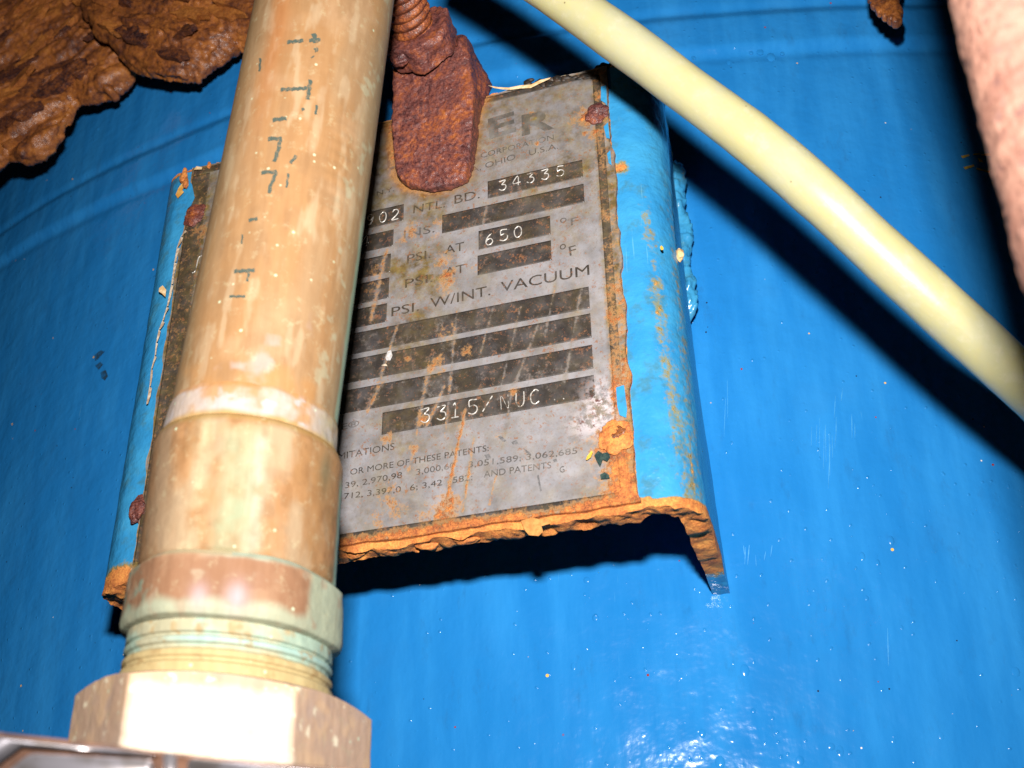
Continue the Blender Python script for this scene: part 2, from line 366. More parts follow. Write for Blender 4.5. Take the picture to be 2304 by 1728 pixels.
for (u, v, rr) in spots:
    rr = rr*.72 if rr > .45 else rr; q = on_tank(u, v, .0); ql = tank_local(q-np.array([TX, 0, TZ])); ql = np.array([ql[0], 0, ql[2]+TR]); nrm = tank_world(ql)-tank_world(ql*0); nrm /= np.linalg.norm(nrm); a, b, d = axes_of(nrm)
    base = len(Vb); e = random.uniform(.8, 2.0)
    for i, (cr, ch) in enumerate(((1.15, -.25), (.95, .12), (.66, .36), (.3, .48))):
        for j in range(10):
            t = j*math.pi/5 + .2*i; Vb.append(q + rr*(cr*(math.cos(t)*a*e + math.sin(t)*b) + ch*.42*d))
    for i in range(3):
        for j in range(10): Fb.append((base+i*10+j, base+i*10+(j+1) % 10, base+i*10+10+(j+1) % 10, base+i*10+10+j))
    Fb.append(tuple(base+30+j for j in range(10)))
tag(mk('paint_blister', Vb, Fb, BLUE, tank), kind='stuff')
# pale scratches where something rubbed the paint
PALE = plain('scratched_pale_blue', (.055, .30, .58), (.03, .245, .55), 2.0, .45); Vs_, Fs_ = [], []
for k in range(0, 46, 2):
    if k < 26: u, v, L = random.gauss(1852, 34), random.uniform(860, 1010), random.uniform(25, 110)
    elif k < 38: u, v, L = random.uniform(1665, 1740), random.uniform(1225, 1262), random.uniform(18, 45)
    else: u, v, L = random.uniform(1560, 2150), random.uniform(700, 1500), random.uniform(30, 90)
    hw = random.uniform(.5, 1.3); du = -.02*L+random.uniform(-4, 4)
    q = [(u-hw*.4, v), (u+hw*.4, v), (u+du*.5+hw, v+L*.5), (u+du+.2, v+L), (u+du-.2, v+L), (u+du*.5-hw, v+L*.5)]; b0 = len(Vs_)
    Vs_ += [on_tank(a, b, .42) for a, b in q]; Fs_.append(tuple(range(b0+5, b0-1, -1)))
tag(mk('scratch', Vs_, Fs_, PALE, tank, False), kind='stuff')
def flat_chip(name, pts, mat, parent, thick=.25, tank_side=True, z=0.0):
    if tank_side: f = [on_tank(u, v, .35+thick) for u, v in pts]; b = [on_tank(u, v, -.3) for u, v in pts]
    else: f = [at(u, v, z+thick) for u, v in pts]; b = [at(u, v, z) for u, v in pts]
    bm = prism(bmesh.new(), f, b); bm.verts.ensure_lookup_table()
    V_ = [np.array(v.co) for v in bm.verts]; F_ = [tuple(v.index for v in fc.verts) for fc in bm.faces]; bm.free()
    return mk(name, V_, F_, mat, parent, False)
for pts in ([(2162, 351), (2180, 347), (2182, 350), (2166, 356)], [(2189, 346), (2204, 344), (2206, 348), (2190, 349)], [(2207, 347), (2232, 343), (2233, 351), (2208, 350)], [(2200, 355), (2210, 359), (2213, 366), (2203, 364)], [(2168, 376), (2190, 370), (2193, 374), (2172, 381)], [(2197, 377), (2228, 385), (2226, 389), (2198, 381)]):
    flat_chip('yellow_paint_mark', pts, YELLOW, tank)

# ------------------------------------------------------------------ bracket (a folded steel channel) and its nameplate
ZB = -1.0
br = thing('nameplate_bracket', (0, -62, -50), 'folded blue bracket with rusty edges carrying a worn steel nameplate', 'bracket')
pts_o = [(-67.5, -47.5), (-71.2, ZB), (72.4, ZB), (67.0, -54.5)]
def fillet(pts, r, step=.55):
    pts = [np.array(p, float) for p in pts]; out = []
    segs = [pts[0]]
    for i in range(1, len(pts)-1):
        a, b, c_ = pts[i-1], pts[i], pts[i+1]; u = (a-b)/np.linalg.norm(a-b); v = (c_-b)/np.linalg.norm(c_-b)
        ang = math.acos(np.clip(u@v, -1, 1)); d = r/math.tan(ang/2); cen = b+(u+v)/np.linalg.norm(u+v)*r/math.sin(ang/2)
        p0, p1 = b+u*d, b+v*d; a0 = math.atan2(*(p0-cen)[::-1]); a1 = math.atan2(*(p1-cen)[::-1])
        da = (a1-a0+math.pi) % (2*math.pi)-math.pi
        segs += [cen+r*np.array([math.cos(a0+da*t), math.sin(a0+da*t)]) for t in np.linspace(0, 1, 16)]
    segs.append(pts[-1]); segs = np.array(segs); L = np.r_[0, np.cumsum(np.linalg.norm(np.diff(segs, axis=0), axis=1))]
    s = np.linspace(0, L[-1], int(L[-1]/step)); return np.stack([np.interp(s, L, segs[:, k]) for k in (0, 1)], 1)
Po = fillet(pts_o, 9.5); tg = np.gradient(Po, axis=0); tg /= np.linalg.norm(tg, axis=1)[:, None]
Nn = np.stack([-tg[:, 1], tg[:, 0]], 1); TH = 4.9
ns = len(Po); yb = np.linspace(-61.0, 60.6, 230); tt = np.linspace(0, 1, 9)
def bend_xyz(si, y, t):
    # the flanges' lower ends sag a little and thin towards the tank
    e = np.minimum(si, ns-1-si)*.55; k = np.sqrt(np.clip(e/2.4, .02, 1))*(1-.28*np.clip((30-e)/30, 0, 1))      # rounded, thinner flange ends
    p = Po[si] - Nn[si]*(TH*(.42+(t-.42)*k))[:, None]; back = np.clip((-8-p[:, 1])/45, 0, 1)
    return np.stack([p[:, 0] + .038*np.maximum(-y, 0)*back*np.sign(p[:, 0]), y - back*1.2*(y < 0), p[:, 1]], 1)
def bracket_noise(Pq):
    lowe = sstep(-59.0, -61.0, Pq[:, 1]); tope = sstep(59.5, 60.6, Pq[:, 1]); front = sstep(-30, -10, Pq[:, 2])
    amp = .12 + 1.15*lowe*(.35+.65*front) + .8*tope
    D = np.stack([fbm(Pq, 3.6, 4, 41+k) for k in range(3)], 1) * np.array([.7, 1.1, .9])
    D[:, 1] = np.where(lowe > .2, D[:, 1]-.3*np.abs(fbm(Pq, 7, 3, 52)), D[:, 1])
    q = Pq + D*amp[:, None]
    wav = .35*fbm(Pq*[1, .6, 1], 9, 3, 61); side = sstep(60, 63, np.abs(Pq[:, 0])); q[:, 2] += wav*side*(Pq[:, 2] > -9)
    q[:, 0] += wav*side*(Pq[:, 2] < -9); return q
def bracket_rust(Pq):
    x, y, z = Pq.T; r = np.zeros(len(x))
    lowband = np.where(np.abs(x) > 62, 1.6+1.2*sstep(62, 70, np.abs(x)), 3.0)
    r = np.maximum(r, sstep(-59.2+lowband*.55, -60.6+lowband*.3, y)*sstep(-44, -30, z)*1.1)
    r = np.maximum(r, .75*(y < -58)*(z < -30)*sstep(-46, -34, z))
    r = np.maximum(r, .85*sstep(59.3, 60.4, y))
    edge = np.exp(-((x-71.3)/1.3)**2)*np.exp(-((z+5)/5.0)**2)*(.17+.17*sstep(45, -10, y))+.30*np.exp(-((x-66.5+.04*y)/2.0)**2)*sstep(30, 5, y)*(z > -6)*np.clip(1+2*fbm(Pq, 9, 3, 73), 0, 1)
    r = np.maximum(r, edge+.02); r = np.maximum(r, .28*np.exp(-((x-69.0)/1.3)**2)*sstep(20, -50, y)*(z > -9))
    r = np.maximum(r, .52*np.exp(-((x+70.5)/2.5)**2)*(fbm(Pq, 9, 3, 71) > .1)*(z > -8))
    r = np.maximum(r, 1.0*np.exp(-(((x+62)/7)**2+((y+60)/4)**2)))
    r = np.maximum(r, .55*np.exp(-(((x-61)/2.6)**2+((y-27)/2.4)**2)))
    inner = (x < 59.3)*(x > -58.6)*(z > -8); r = np.maximum(r, inner*.62)
    return r
Vs, Fs, off = [], [], 0
def add_face(si, y, t, nu, nv, flip=False):
    global off
    Pq = bend_xyz(si, y, t); f = grid_faces(nu, nv); f = f[:, ::-1] if flip else f
    Vs.append(Pq); Fs.append(f+off); off += len(Pq)
I, Y = np.meshgrid(np.arange(ns), yb, indexing='ij')
add_face(I.ravel(), Y.ravel(), np.zeros(I.size), ns, len(yb), True)
add_face(I.ravel(), Y.ravel(), np.ones(I.size), ns, len(yb))
I, T_ = np.meshgrid(np.arange(ns), tt, indexing='ij')
add_face(I.ravel(), np.full(I.size, yb[0]), T_.ravel(), ns, 9); add_face(I.ravel(), np.full(I.size, yb[-1]), T_.ravel(), ns, 9, True)
Yq, T_ = np.meshgrid(yb, tt, indexing='ij')
add_face(np.zeros(Yq.size, int), Yq.ravel(), T_.ravel(), len(yb), 9, True); add_face(np.full(Yq.size, ns-1), Yq.ravel(), T_.ravel(), len(yb), 9)
Vb = np.vstack(Vs); rr = bracket_rust(Vb)
mk('folded_plate', bracket_noise(Vb), np.vstack(Fs), BPAINT, br, attrs={'rust': rr})
# weld along the right flange
wp = [np.array([68.6-.05*k + .6*math.sin(k*.9), 60-k*2.75, -42-.15*k+.5*math.sin(k*.55)]) for k in range(20)]
wr_ = 2.3*np.interp(np.linspace(0, 1, 120), [0, .03, .1, .5, .62, .66, .72, .9, 1], [.2, .8, 1, .95, .7, .55, .75, .7, .2])
Vw, Fw = tube_path(spline(wp, 120), wr_, 28); Nw = fbm(Vw, 5, 3, 81); Vw = Vw + np.stack([Nw*1.5, Nw*0, Nw*.8], 1)+.9*np.stack([fbm(Vw, 1.7, 3, 83)]*3, 1)
mk('weld_bead', Vw, Fw, BPAINT, br, attrs={'rust': .12+.22*fbm(Vw, 6, 3, 5)})
# rust scale hanging from the lower edge
def rust_lump(name, cen, size, seed, mat, parent, vox=.3, sub=3, rough=.35, rot=None):
    bm = bmesh.new(); bmesh.ops.create_icosphere(bm, subdivisions=sub, radius=1)
    V_ = np.array([v.co for v in bm.verts]); F_ = [tuple(v.index for v in f.verts) for f in bm.faces]; bm.free()
    n_ = fbm(V_*1.0+seed*3.1, .8, 4, seed); V_ = V_*(1+rough*n_)[:, None]*np.asarray(size)
    return mk(name, V_+np.asarray(cen), F_, mat, parent)
for k, (u, v, sx, sy, sz) in enumerate([(800, 1252, 5, 1.6, 1.5), (880, 1240, 6, 1.5, 1.6), (960, 1232, 5, 1.7, 1.4), (1050, 1222, 6, 1.3, 1.5), (1160, 1196, 5, 1.2, 1.3), (1280, 1180, 6, 1.3, 1.3), (1380, 1166, 5, 1.2, 1.5), (1460, 1150, 4, 1.2, 1.6)]):
    rust_lump('rust_scale', at(u, v, -3.6)+[0, .8, 0], (sx*.5, sy*.85, sz*.9), 100+k, ORUST, br, sub=4, rough=.35)
flat_chip('rust_flake', [(1172, 1172), (1198, 1164), (1224, 1172), (1232, 1168), (1238, 1178), (1218, 1184), (1222, 1196), (1212, 1206), (1190, 1204), (1180, 1192), (1176, 1182)], plain('yellow_rust_flake', (.42, .16, .035), (.52, .24, .06), 1.4, .7), br, .5, False, -.2)

# --- nameplate -------------------------------------------------------------
lug_px = [(873, 130), (876, 240), (880, 330), (889, 392), (915, 420), (960, 431), (1012, 421), (1048, 398), (1060, 345), (1078, 240), (1110, 205), (1060, 100)]
LUGP = np.array([at(u, v, 0)[:2] for u, v in lug_px])
streaks = [((1046, 925), (1004, 1130), .55, .55), ((1066, 985), (1042, 1150), .35, .45), ((1116, 1070), (1100, 1135), .35, .5), ((1028, 700), (1000, 1000), .4, .30), ((1100, 440), (1075, 560), .4, .24), ((1110, 690), (1080, 800), .3, .25), ((1172, 690), (1120, 900), .3, .24), ((870, 560), (835, 720), .7, .34), ((905, 700), (840, 900), .5, .30), ((1215, 720), (1160, 860), .3, .22), ((965, 830), (920, 1060), .6, .34), ((1000, 870), (960, 960), .5, .35), ((860, 860), (825, 930), .6, .35), ((1250, 640), (1225, 760), .3, .2), ((1310, 640), (1270, 860), .3, .2), ((1155, 860), (1130, 1010), .3, .22)]
blobs = [  # px, px, radius mm, rust
    (1000, 585, 2.6, .48), (1008, 622, 3.0, .52), (1003, 646, 2.6, .48), (925, 520, 2.6, .40), (905, 538, 2.0, .42), (975, 530, 2.2, .34), (985, 500, 1.6, .34), (930, 505, 1.8, .35),
    (845, 640, 2.2, .38), (838, 612, 2.4, .3), (835, 650, 2.0, .34), (985, 815, 2.2, .42), (1050, 790, 1.7, .42), (918, 808, 1.2, .5), (1000, 745, 2.6, .34), (1020, 760, 2.0, .34), (970, 830, 2.0, .4), (990, 835, 2.2, .36),
    (950, 945, 1.7, .55), (870, 985, 2.2, .4), (1158, 880, 1.4, .5), (930, 1010, 1.6, .4), (1010, 1135, 3.6, .56), (1000, 1155, 4.0, .6), (960, 1165, 3.0, .4), (880, 1120, 4.0, .36), (900, 1150, 3.5, .36),
    (850, 1170, 3, .34), (1120, 980, 1.5, .3), (1300, 1000, 3, .22), (1345, 985, 3, .38), (1385, 1010, 5.5, .72), (1400, 1060, 5.5, .70), (1410, 1100, 5.5, .85), (1380, 1110, 4.0, .55), (1400, 1030, 4, .7),
    (1318, 262, 3.4, .58), (1340, 300, 2.6, .55), (1295, 270, 2.2, .36), (1345, 215, 2.6, .42), (1140, 500, 1.4, .2), (1075, 600, 1.6, .3), (1260, 500, 1.0, .3), (1210, 322, .8, .6), (1195, 255, .8, .55), (1315, 300, 1.0, .6), (440, 480, 4, .5), (455, 520, 4, .4)]
def wear_fields(xy):
    P3 = np.c_[xy, np.zeros(len(xy))]; n = len(xy)
    rust = np.full(n, .0); grime = .24+.32*sstep(5, 50, xy[:, 1])+.5*np.clip(fbm(P3, 10, 4, 33), 0, 1); wear = np.zeros(n)
    d = poly_dist(xy, LUGP); d = np.where(poly_inside(xy, LUGP), 0, d)
    rust = np.maximum(rust, .45*np.exp(-(d/1.6)**2)); grime = np.maximum(grime, .75*np.exp(-(d/6.5)**2))
    for a, b, wd, r in streaks:
        r = r*1.12; wd = wd*1.15
        dd, t = seg_dist(xy, at(*a)[:2], at(*b)[:2]); dd = dd + .35*np.abs(fbm(P3, 3, 2, 7)); rust = np.maximum(rust, r*np.exp(-(dd/wd)**2)); grime = np.maximum(grime, .5*np.exp(-(dd/(wd*3))**2))
        wear = np.maximum(wear, .5*np.exp(-(dd/wd)**2))
    for u, v, rad, r in blobs:
        dd = np.linalg.norm(xy-at(u, v)[:2], axis=1); rust = np.maximum(rust, r*np.exp(-(dd/rad)**2)); grime = np.maximum(grime, .55*r*np.exp(-(dd/(rad*1.9))**2))
    x, y = xy.T
    # brown wash left of the upper right rivet, and down the middle
    for (u, v, sx, sy, a, g) in ((1230, 262, 13, 3.5, .25, .9), (1170, 290, 10, 3, .2, .6), (1260, 215, 9, 4, .1, .5), (1200, 305, 13, 3, .1, .65), (955, 620, 9, 12, 0, .95), (900, 600, 8, 10, 0, .8), (960, 480, 9, 7, .05, .8), (930, 760, 8, 13, 0, .95), (900, 960, 9, 12, .05, .75), (1010, 930, 8, 11, .02, .6), (870, 1090, 9, 7, 0, .5), (1330, 905, 8, 2.2, .2, .7), (1110, 985, 5, 5, 0, .4), (1080, 700, 12, 8, 0, .25), (1150, 790, 14, 10, 0, .3)):
        p0 = at(u, v)[:2]; g0 = np.exp(-(((x-p0[0])*math.cos(a)-(y-p0[1])*math.sin(a))/sx)**2-(((x-p0[0])*math.sin(a)+(y-p0[1])*math.cos(a))/sy)**2)
        grime = np.maximum(grime, g*g0)
    grime = np.maximum(grime, .95*sstep(-46, -53, x)); rust = np.maximum(rust, .18*sstep(-48, -54, x))
    bot = sstep(-55.6, -58.6, y); rust = np.maximum(rust, bot*(.30+.36*sstep(-57.2, -59.3, y)+.3*fbm(P3, 8, 2, 17))); grime = np.maximum(grime, bot*.6)
    rt = sstep(54.4, 56.2, x); rust = np.maximum(rust, rt*(.22+.26*sstep(20, -40, y)+.25*fbm(P3, 7, 2, 18))); grime = np.maximum(grime, rt*.85)
    grime = np.maximum(grime, .8*sstep(57.0, 59.0, y)); grime = np.clip(grime*(1+.3*fbm(P3, 5, 3, 19)), 0, 1)
    p0 = at(1352, 915)[:2]; white = np.exp(-(((x-p0[0])/3.6)**2+((y-p0[1])/6.0)**2)); p0 = at(1330, 950)[:2]; white = np.maximum(white, .9*np.exp(-(((x-p0[0])/4.5)**2+((y-p0[1])/3.2)**2)))
    stain = .95*np.exp(-(poly_dist(xy, LUGP)/1.9)**2)*(.75+.5*fbm(P3, 2.5, 3, 35))
    return {'rust': rust, 'grime': grime, 'wear': wear, 'white': white, 'stain': np.clip(stain, 0, 1)}
LW, LH = 59.0, 59.8
gx, gy = np.meshgrid(np.linspace(-58.5, 59.9, 330), np.linspace(-LH, LH, 336), indexing='ij'); xy = np.c_[gx.ravel(), gy.ravel()]
# ragged outline: bites along the left, top and right edges
ed = np.stack([fbm(np.c_[xy*[0, 1], np.zeros(len(xy))], 6, 4, 23), fbm(np.c_[xy*[1, 0], np.zeros(len(xy))], 6, 4, 24)], 1)
xl = xy.copy(); rgt = np.abs(xy[:, 0]) > LW-2.2; xl[rgt, 0] += (ed[rgt, 0]-.15)*1.0*np.sign(xy[rgt, 0])*np.clip((np.abs(xy[rgt, 0])-LW+2.2)/2.2, 0, 1)
tb = np.abs(xy[:, 1]) > LH-1.6; xl[tb, 1] += (ed[tb, 1])*.5*np.clip((np.abs(xy[tb, 1])-LH+1.6)/1.6, 0, 1)*np.sign(xy[tb, 1])
buck = .10*fbm(np.c_[xy, np.zeros(len(xy))], 22, 2, 25)*0
up = np.c_[xl, buck]; dn = np.c_[xl, np.full(len(xl), -.75)]
n0 = len(up); gf = grid_faces(330, 336); idx = np.arange(n0).reshape(330, 336)
rim = np.r_[idx[:, 0], idx[-1, 1:], idx[-2::-1, -1], idx[0, -2:0:-1]]; rim2 = np.roll(rim, -1)
side = np.stack([rim, rim+n0, rim2+n0, rim2], 1)
fw = wear_fields(xy); fw2 = {k: np.r_[v, np.full(n0, .7 if k == 'rust' else v.mean())] for k, v in fw.items()}
plate = mk('nameplate', np.vstack([up, dn]), np.vstack([gf, gf[:, ::-1]+n0, side[:, ::-1]]), LABEL, br, attrs=fw2)
def z4(x, y): return (750+x*.31646, 350+y*.31646)
def z5(x, y): return (750+x*.31646, 800+y*.31646)
def bar(c4, name='printed_bar', mat=None, lift=.05):
    """A printed field of the label from its four corners (top left, top right, bottom right, bottom left)."""
    q = [np.asarray(p) for p in c4]; L = max(np.linalg.norm(q[1]-q[0]), 1); Hh = max(np.linalg.norm(q[3]-q[0]), .5)
    nu, nv = max(3, int(L/.4)), max(3, int(Hh/.4)); u, v = np.meshgrid(np.linspace(0, 1, nu), np.linspace(0, 1, nv), indexing='ij'); u, v = u.ravel()[:, None], v.ravel()[:, None]
    xy = (1-v)*((1-u)*q[0]+u*q[1])+v*((1-u)*q[3]+u*q[2])
    t = np.c_[xy, np.full(len(xy), lift)]; b = np.c_[xy, np.full(len(xy), .012)]; n0 = len(t); g = grid_faces(nu, nv)
    idx = np.arange(n0).reshape(nu, nv); rim = np.r_[idx[:, 0], idx[-1, 1:], idx[-2::-1, -1], idx[0, -2:0:-1]]; r2 = np.roll(rim, -1)
    f = wear_fields(xy); f = {k: np.r_[a, a] for k, a in f.items()}
    return mk(name, np.vstack([t, b]), np.vstack([g[:, ::-1], np.stack([rim, r2, r2+n0, rim+n0], 1)]), mat or INK, plate, attrs=f)
def B(fn, pts): return [at(*fn(*p))[:2] for p in pts]
yrow = lambda fn, x, y: at(*fn(x, y))[1]
def xbar(x0, x1, y1, y0, **k): return bar([(x0, y1), (x1, y1), (x1, y0), (x0, y0)], **k)
def bx4(fn, tl, tr, brr, bl):
    a, b, c_, d = B(fn, (tl, tr, brr, bl)); xbar((a[0]+d[0])/2, (b[0]+c_[0])/2, (a[1]+b[1])/2, (c_[1]+d[1])/2)
bx4(z4, (1100, 180), (1770, 35), (1776, 155), (1096, 305)); bx4(z4, (780, 440), (1780, 185), (1784, 320), (768, 567))
bx4(z4, (1037, 545), (1540, 420), (1546, 555), (1030, 675)); bx4(z4, (1030, 715), (1548, 600), (1551, 740), (1022, 857))
for yt, yb_, xr, yr0, yr1 in ((345, 460, 503, 345, 462), (525, 640, 430, 525, 642), (697, 825, 410, 697, 827), (865, 1010, 398, 867, 1012), (1050, 1180, 382, 1050, 1182)):
    a, b = at(*z4(xr, yr0)), at(*z4(xr-5, yr1)); xbar(-36, (a[0]+b[0])/2, a[1], b[1])
for fn, tr, brr in ((z4, (1815, 932), (1825, 1085)), (z4, (1828, 1122), (1836, 1293)), (z4, (1840, 1345), (1847, 1515))):
    a, b = at(*fn(*tr)), at(*fn(*brr)); xbar(-51, (a[0]+b[0])/2, a[1], b[1])
bx4(z5, (350, 395), (1855, 150), (1860, 305), (345, 560))
xbar(-51, -47, 10, -2.6); xbar(-51, -46.5, 26, 14)
# dark border round the label
xbar(-57.6, 57.6, 59.0, 57.0); xbar(56.0, 58.0, 56.8, -56.2); xbar(-55.5, 55.8, -57.0, -59.0); xbar(-57.8, -52.4, 56.8, -56.2)
def text(body, p0, p1, cap, mat=None, name='lettering', lift=.055, bold=0.0, fit=True):
    """Printed words from the left end of the baseline to its right end, capitals 'cap' mm high."""
    cu = bpy.data.curves.new('t', 'FONT'); cu.body = body; cu.size = 1; cu.resolution_u = 3; cu.offset = bold; o = bpy.data.objects.new('t', cu); COL.objects.link(o)
    e = o.evaluated_get(bpy.context.evaluated_depsgraph_get()); me = e.to_mesh()
    V_ = np.array([v.co for v in me.vertices]); F_ = [tuple(p.vertices) for p in me.polygons]; e.to_mesh_clear(); bpy.data.objects.remove(o); bpy.data.curves.remove(cu)
    p0, p1 = np.asarray(p0)[:2], np.asarray(p1)[:2]; d = p1-p0; L = np.linalg.norm(d); d = d/L; nn = np.array([-d[1], d[0]])
    x0, x1 = V_[:, 0].min(), V_[:, 0].max(); sx = L/(x1-x0); sy = cap/.73
    xy = p0 + ((V_[:, 0]-x0)*sx)[:, None]*d + (V_[:, 1]*sy)[:, None]*nn
    return mk(name, np.c_[xy, np.full(len(xy), lift)], F_, mat or TINK, plate, False, attrs=wear_fields(xy))
T4 = lambda s, a, b, cap, **k: text(s, at(*z4(*a)), at(*z4(*b)), cap, **k)
T5 = lambda s, a, b, cap, **k: text(s, at(*z5(*a)), at(*z5(*b)), cap, **k)
T4('NTL.', (568, 412), (795, 368), 2.6); T4('BD.', (862, 345), (1042, 303), 2.8, bold=0.0)
T4('INS.', (500, 592), (720, 545), 2.5, mat=FADED); T4('PSI.', (525, 765), (692, 727), 2.6); T4('AT', (795, 702), (930, 672), 2.6)
T4('PSI.', (510, 942), (708, 897), 2.6); T4('AT', (790, 862), (938, 830), 2.6); T4('PSI.', (413, 1145), (610, 1102), 2.7)
T4('W/INT.', (690, 1085), (1118, 992), 2.9); T4('VACUUM', (1190, 972), (1822, 848), 3.0)
T4('o', (1612, 482), (1660, 472), 2.2, mat=FADED); T4('F', (1690, 497), (1745, 485), 2.2, mat=FADED); T4('o', (1610, 672), (1655, 663), 2.4); T4('F', (1682, 714), (1732, 700), 2.8)
T4('N.Y.', (310, 287), (432, 252), 1.5)
def z2(x, y): return (760+x*.36166, y*.36166)
T2 = lambda s, a, b, cap, **k: text(s, at(*z2(*a)), at(*z2(*b)), cap, **k)
T2('CORPORATION', (890, 985), (1345, 868), 1.8, mat=FAINT); T2('A, OHIO', (830, 1076), (1108, 990), 1.9, mat=FADED); T2('U.S.A.', (1190, 968), (1372, 925), 1.9, mat=FADED)
for s, (a, b) in (('E', ((945, 862), (1112, 812))), ('R', ((1145, 842), (1350, 795))), ('U', ((305, 1062), (420, 1035))), ('A', ((110, 1120), (262, 1085)))):
    T2(s, a, b, 6.8 if s in 'ER' else 6.5, mat=FAINT if s in 'ER' else FADED, bold=.03)
T5('MITATIONS', (35, 742), (435, 668), 1.75); T5('E®', (60, 530), (185, 500), 1.6, mat=FADED)
T5('OR MORE OF THESE PATENTS:', (120, 850), (1105, 678), 1.55); T5('39, 2,970,98', (85, 945), (490, 868), 1.5); T5('3,000,60', (590, 850), (865, 800), 1.5, mat=FADED)
T5('3,051,589; 3,062,685', (960, 797), (1735, 697), 1.5, mat=FADED); T5('712, 3,397,0', (75, 1022), (480, 970), 1.5); T5('6; 3,42', (545, 962), (775, 922), 1.5); T5('582;', (850, 908), (990, 884), 1.5, mat=FADED); T5('AND PATENTS', (1070, 868), (1550, 800), 1.6, mat=FADED); T5('G', (1612, 835), (1645, 828), 1.5, mat=FADED)
# characters struck into the fields with punches
GL = {'3': [[(0, .95), (.75, .98), (.3, .58)], [(.3, .58), (.7, .5), (.8, .25), (.6, .03), (.3, 0), (0, .14)]], '4': [[(.62, 0), (.62, 1), (0, .32), (.9, .32)]], '5': [[(.8, 1), (.12, 1), (.08, .55)], [(.08, .55), (.5, .62), (.82, .42), (.75, .12), (.4, 0), (0, .12)]],
      '6': [[(.7, 1), (.3, .75), (.05, .35), (.2, .03), (.55, 0), (.8, .25), (.6, .52), (.25, .48), (.06, .3)]], '0': [[(.45, 1), (.12, .8), (.05, .45), (.2, .08), (.45, 0), (.75, .18), (.82, .55), (.7, .88), (.45, 1)]],
      '9': [[(.75, .65), (.45, .45), (.12, .6), (.15, .9), (.45, 1), (.75, .85), (.75, .5), (.5, .1), (.2, 0)]], '2': [[(.05, .75), (.25, .97), (.6, .95), (.75, .7), (.5, .4), (.02, .03), (.8, .03)]], '1': [[(.2, .85), (.42, 1), (.42, 0)], [(.1, 0), (.75, 0)]],
      '/': [[(0, 0), (.9, 1)]], 'U': [[(.05, 1), (.05, .3), (.3, 0), (.6, .05), (.75, .35), (.75, 1)]], 'C': [[(.8, .85), (.5, 1), (.15, .8), (.05, .45), (.2, .1), (.5, 0), (.8, .15)]], '.': [[(.4, .02), (.42, .1)]], 'N': [[(.05, 0), (.05, 1), (.7, 0), (.7, 1)]], 'f': [[(.75, 1), (.5, .95), (.42, .7), (.35, .1), (.1, 0)]]}
def stamp(chars, cap, rad=.145):
    Vv, Ff, o_ = [], [], 0
    for ch, p in chars:
        for st in GL[ch]:
            q = np.array([(p[0]+x*cap*.72, p[1]+y*cap, .06) for x, y in st]); q = spline(q, 6*len(q)) if len(q) > 2 else np.linspace(q[0], q[1], 6)
            q = q + np.c_[.05*fbm(q, 1.5, 2, 91), .05*fbm(q, 1.5, 2, 92), np.zeros(len(q))]
            a, f = tube_path(q, rad, 8); a[:, 2] = .06+(a[:, 2]-.06)*1.0; Vv.append(a); Ff.append(f+o_); o_ += len(a)
    mk('stamped_number', np.vstack(Vv), np.vstack(Ff), STAMP, plate)
P4 = lambda x, y: at(*z4(x, y))[:2]
P5 = lambda x, y: at(*z5(x, y))[:2]
stamp([('3', P4(1180, 252)), ('4', P4(1278, 222)), ('3', P4(1378, 200)), ('3', P4(1483, 175)), ('5', P4(1590, 152))], 3.0)
stamp([('9', P4(235, 500)), ('0', P4(325, 480)), ('2', P4(415, 462))], 3.2); stamp([('4', P4(198, 655))], 3.2)
stamp([('6', P4(1082, 640)), ('5', P4(1185, 612)), ('0', P4(1285, 588))], 3.2)
stamp([('3', P5(622, 480)), ('3', P5(738, 462)), ('1', P5(835, 445)), ('5', P5(960, 422)), ('/', P5(1062, 400)), ('U', P5(1298, 368)), ('C', P5(1400, 350)), ('.', P5(1540, 328)), ('.', P5(1605, 322))], 3.5)
stamp([('f', at(430, 615)[:2])], 5.0, .14); stamp([('N', P5(1190, 385))], 3.4, .07)
# the four rivet places: the lower right one is a crater of rust, two others purple lumps
def rivet(u, v, size, seed, mat): return rust_lump('rivet', at(u, v, .1), size, seed, mat, br, sub=5, rough=.55)
rivet(1342, 256, (2.7, 3.0, 1.3), 3, LUGRUST); rivet(1388, 985, (3.5, 3.7, .8), 5, ORUST); rust_lump('rivet', at(1390, 978, .5), (2.1, 2.0, .8), 6, CRUST, br, sub=5, rough=.7); rivet(437, 484, (3.4, 3.2, 1.2), 8, LUGRUST); rivet(309, 1150, (2.0, 3.4, 1.2), 9, LUGRUST)
for pts in ([(1337, 1024), (1346, 1014), (1356, 1020), (1369, 1016), (1373, 1028), (1366, 1038), (1356, 1034), (1350, 1050), (1343, 1038)], [(1350, 1068), (1360, 1062), (1370, 1068), (1372, 1076), (1352, 1078)]): flat_chip('paint_chip', pts, TEALCHIP, br, .6, False, .08)
flat_chip('yellow_flake', [(1318, 1034), (1321, 1026), (1331, 1014), (1334, 1018), (1329, 1029), (1321, 1035)], YELLOW, br, .8, False, .1)
flat_chip('white_flake', [(867, 805), (873, 790), (880, 788), (883, 800), (878, 811), (870, 811)], plain('white_flake', (.50, .49, .50), (.4, .36, .32), .8, .5), br, .25, False, .08)
flat_chip('white_flake', [(858, 822), (868, 818), (872, 824)], CREAM, br, .25, False, .08)
for pts in ([(858, 790), (860, 786), (866, 792), (862, 795)],): pass
for pts in ([(906, 752), (926, 742), (930, 752), (914, 768)],): pass
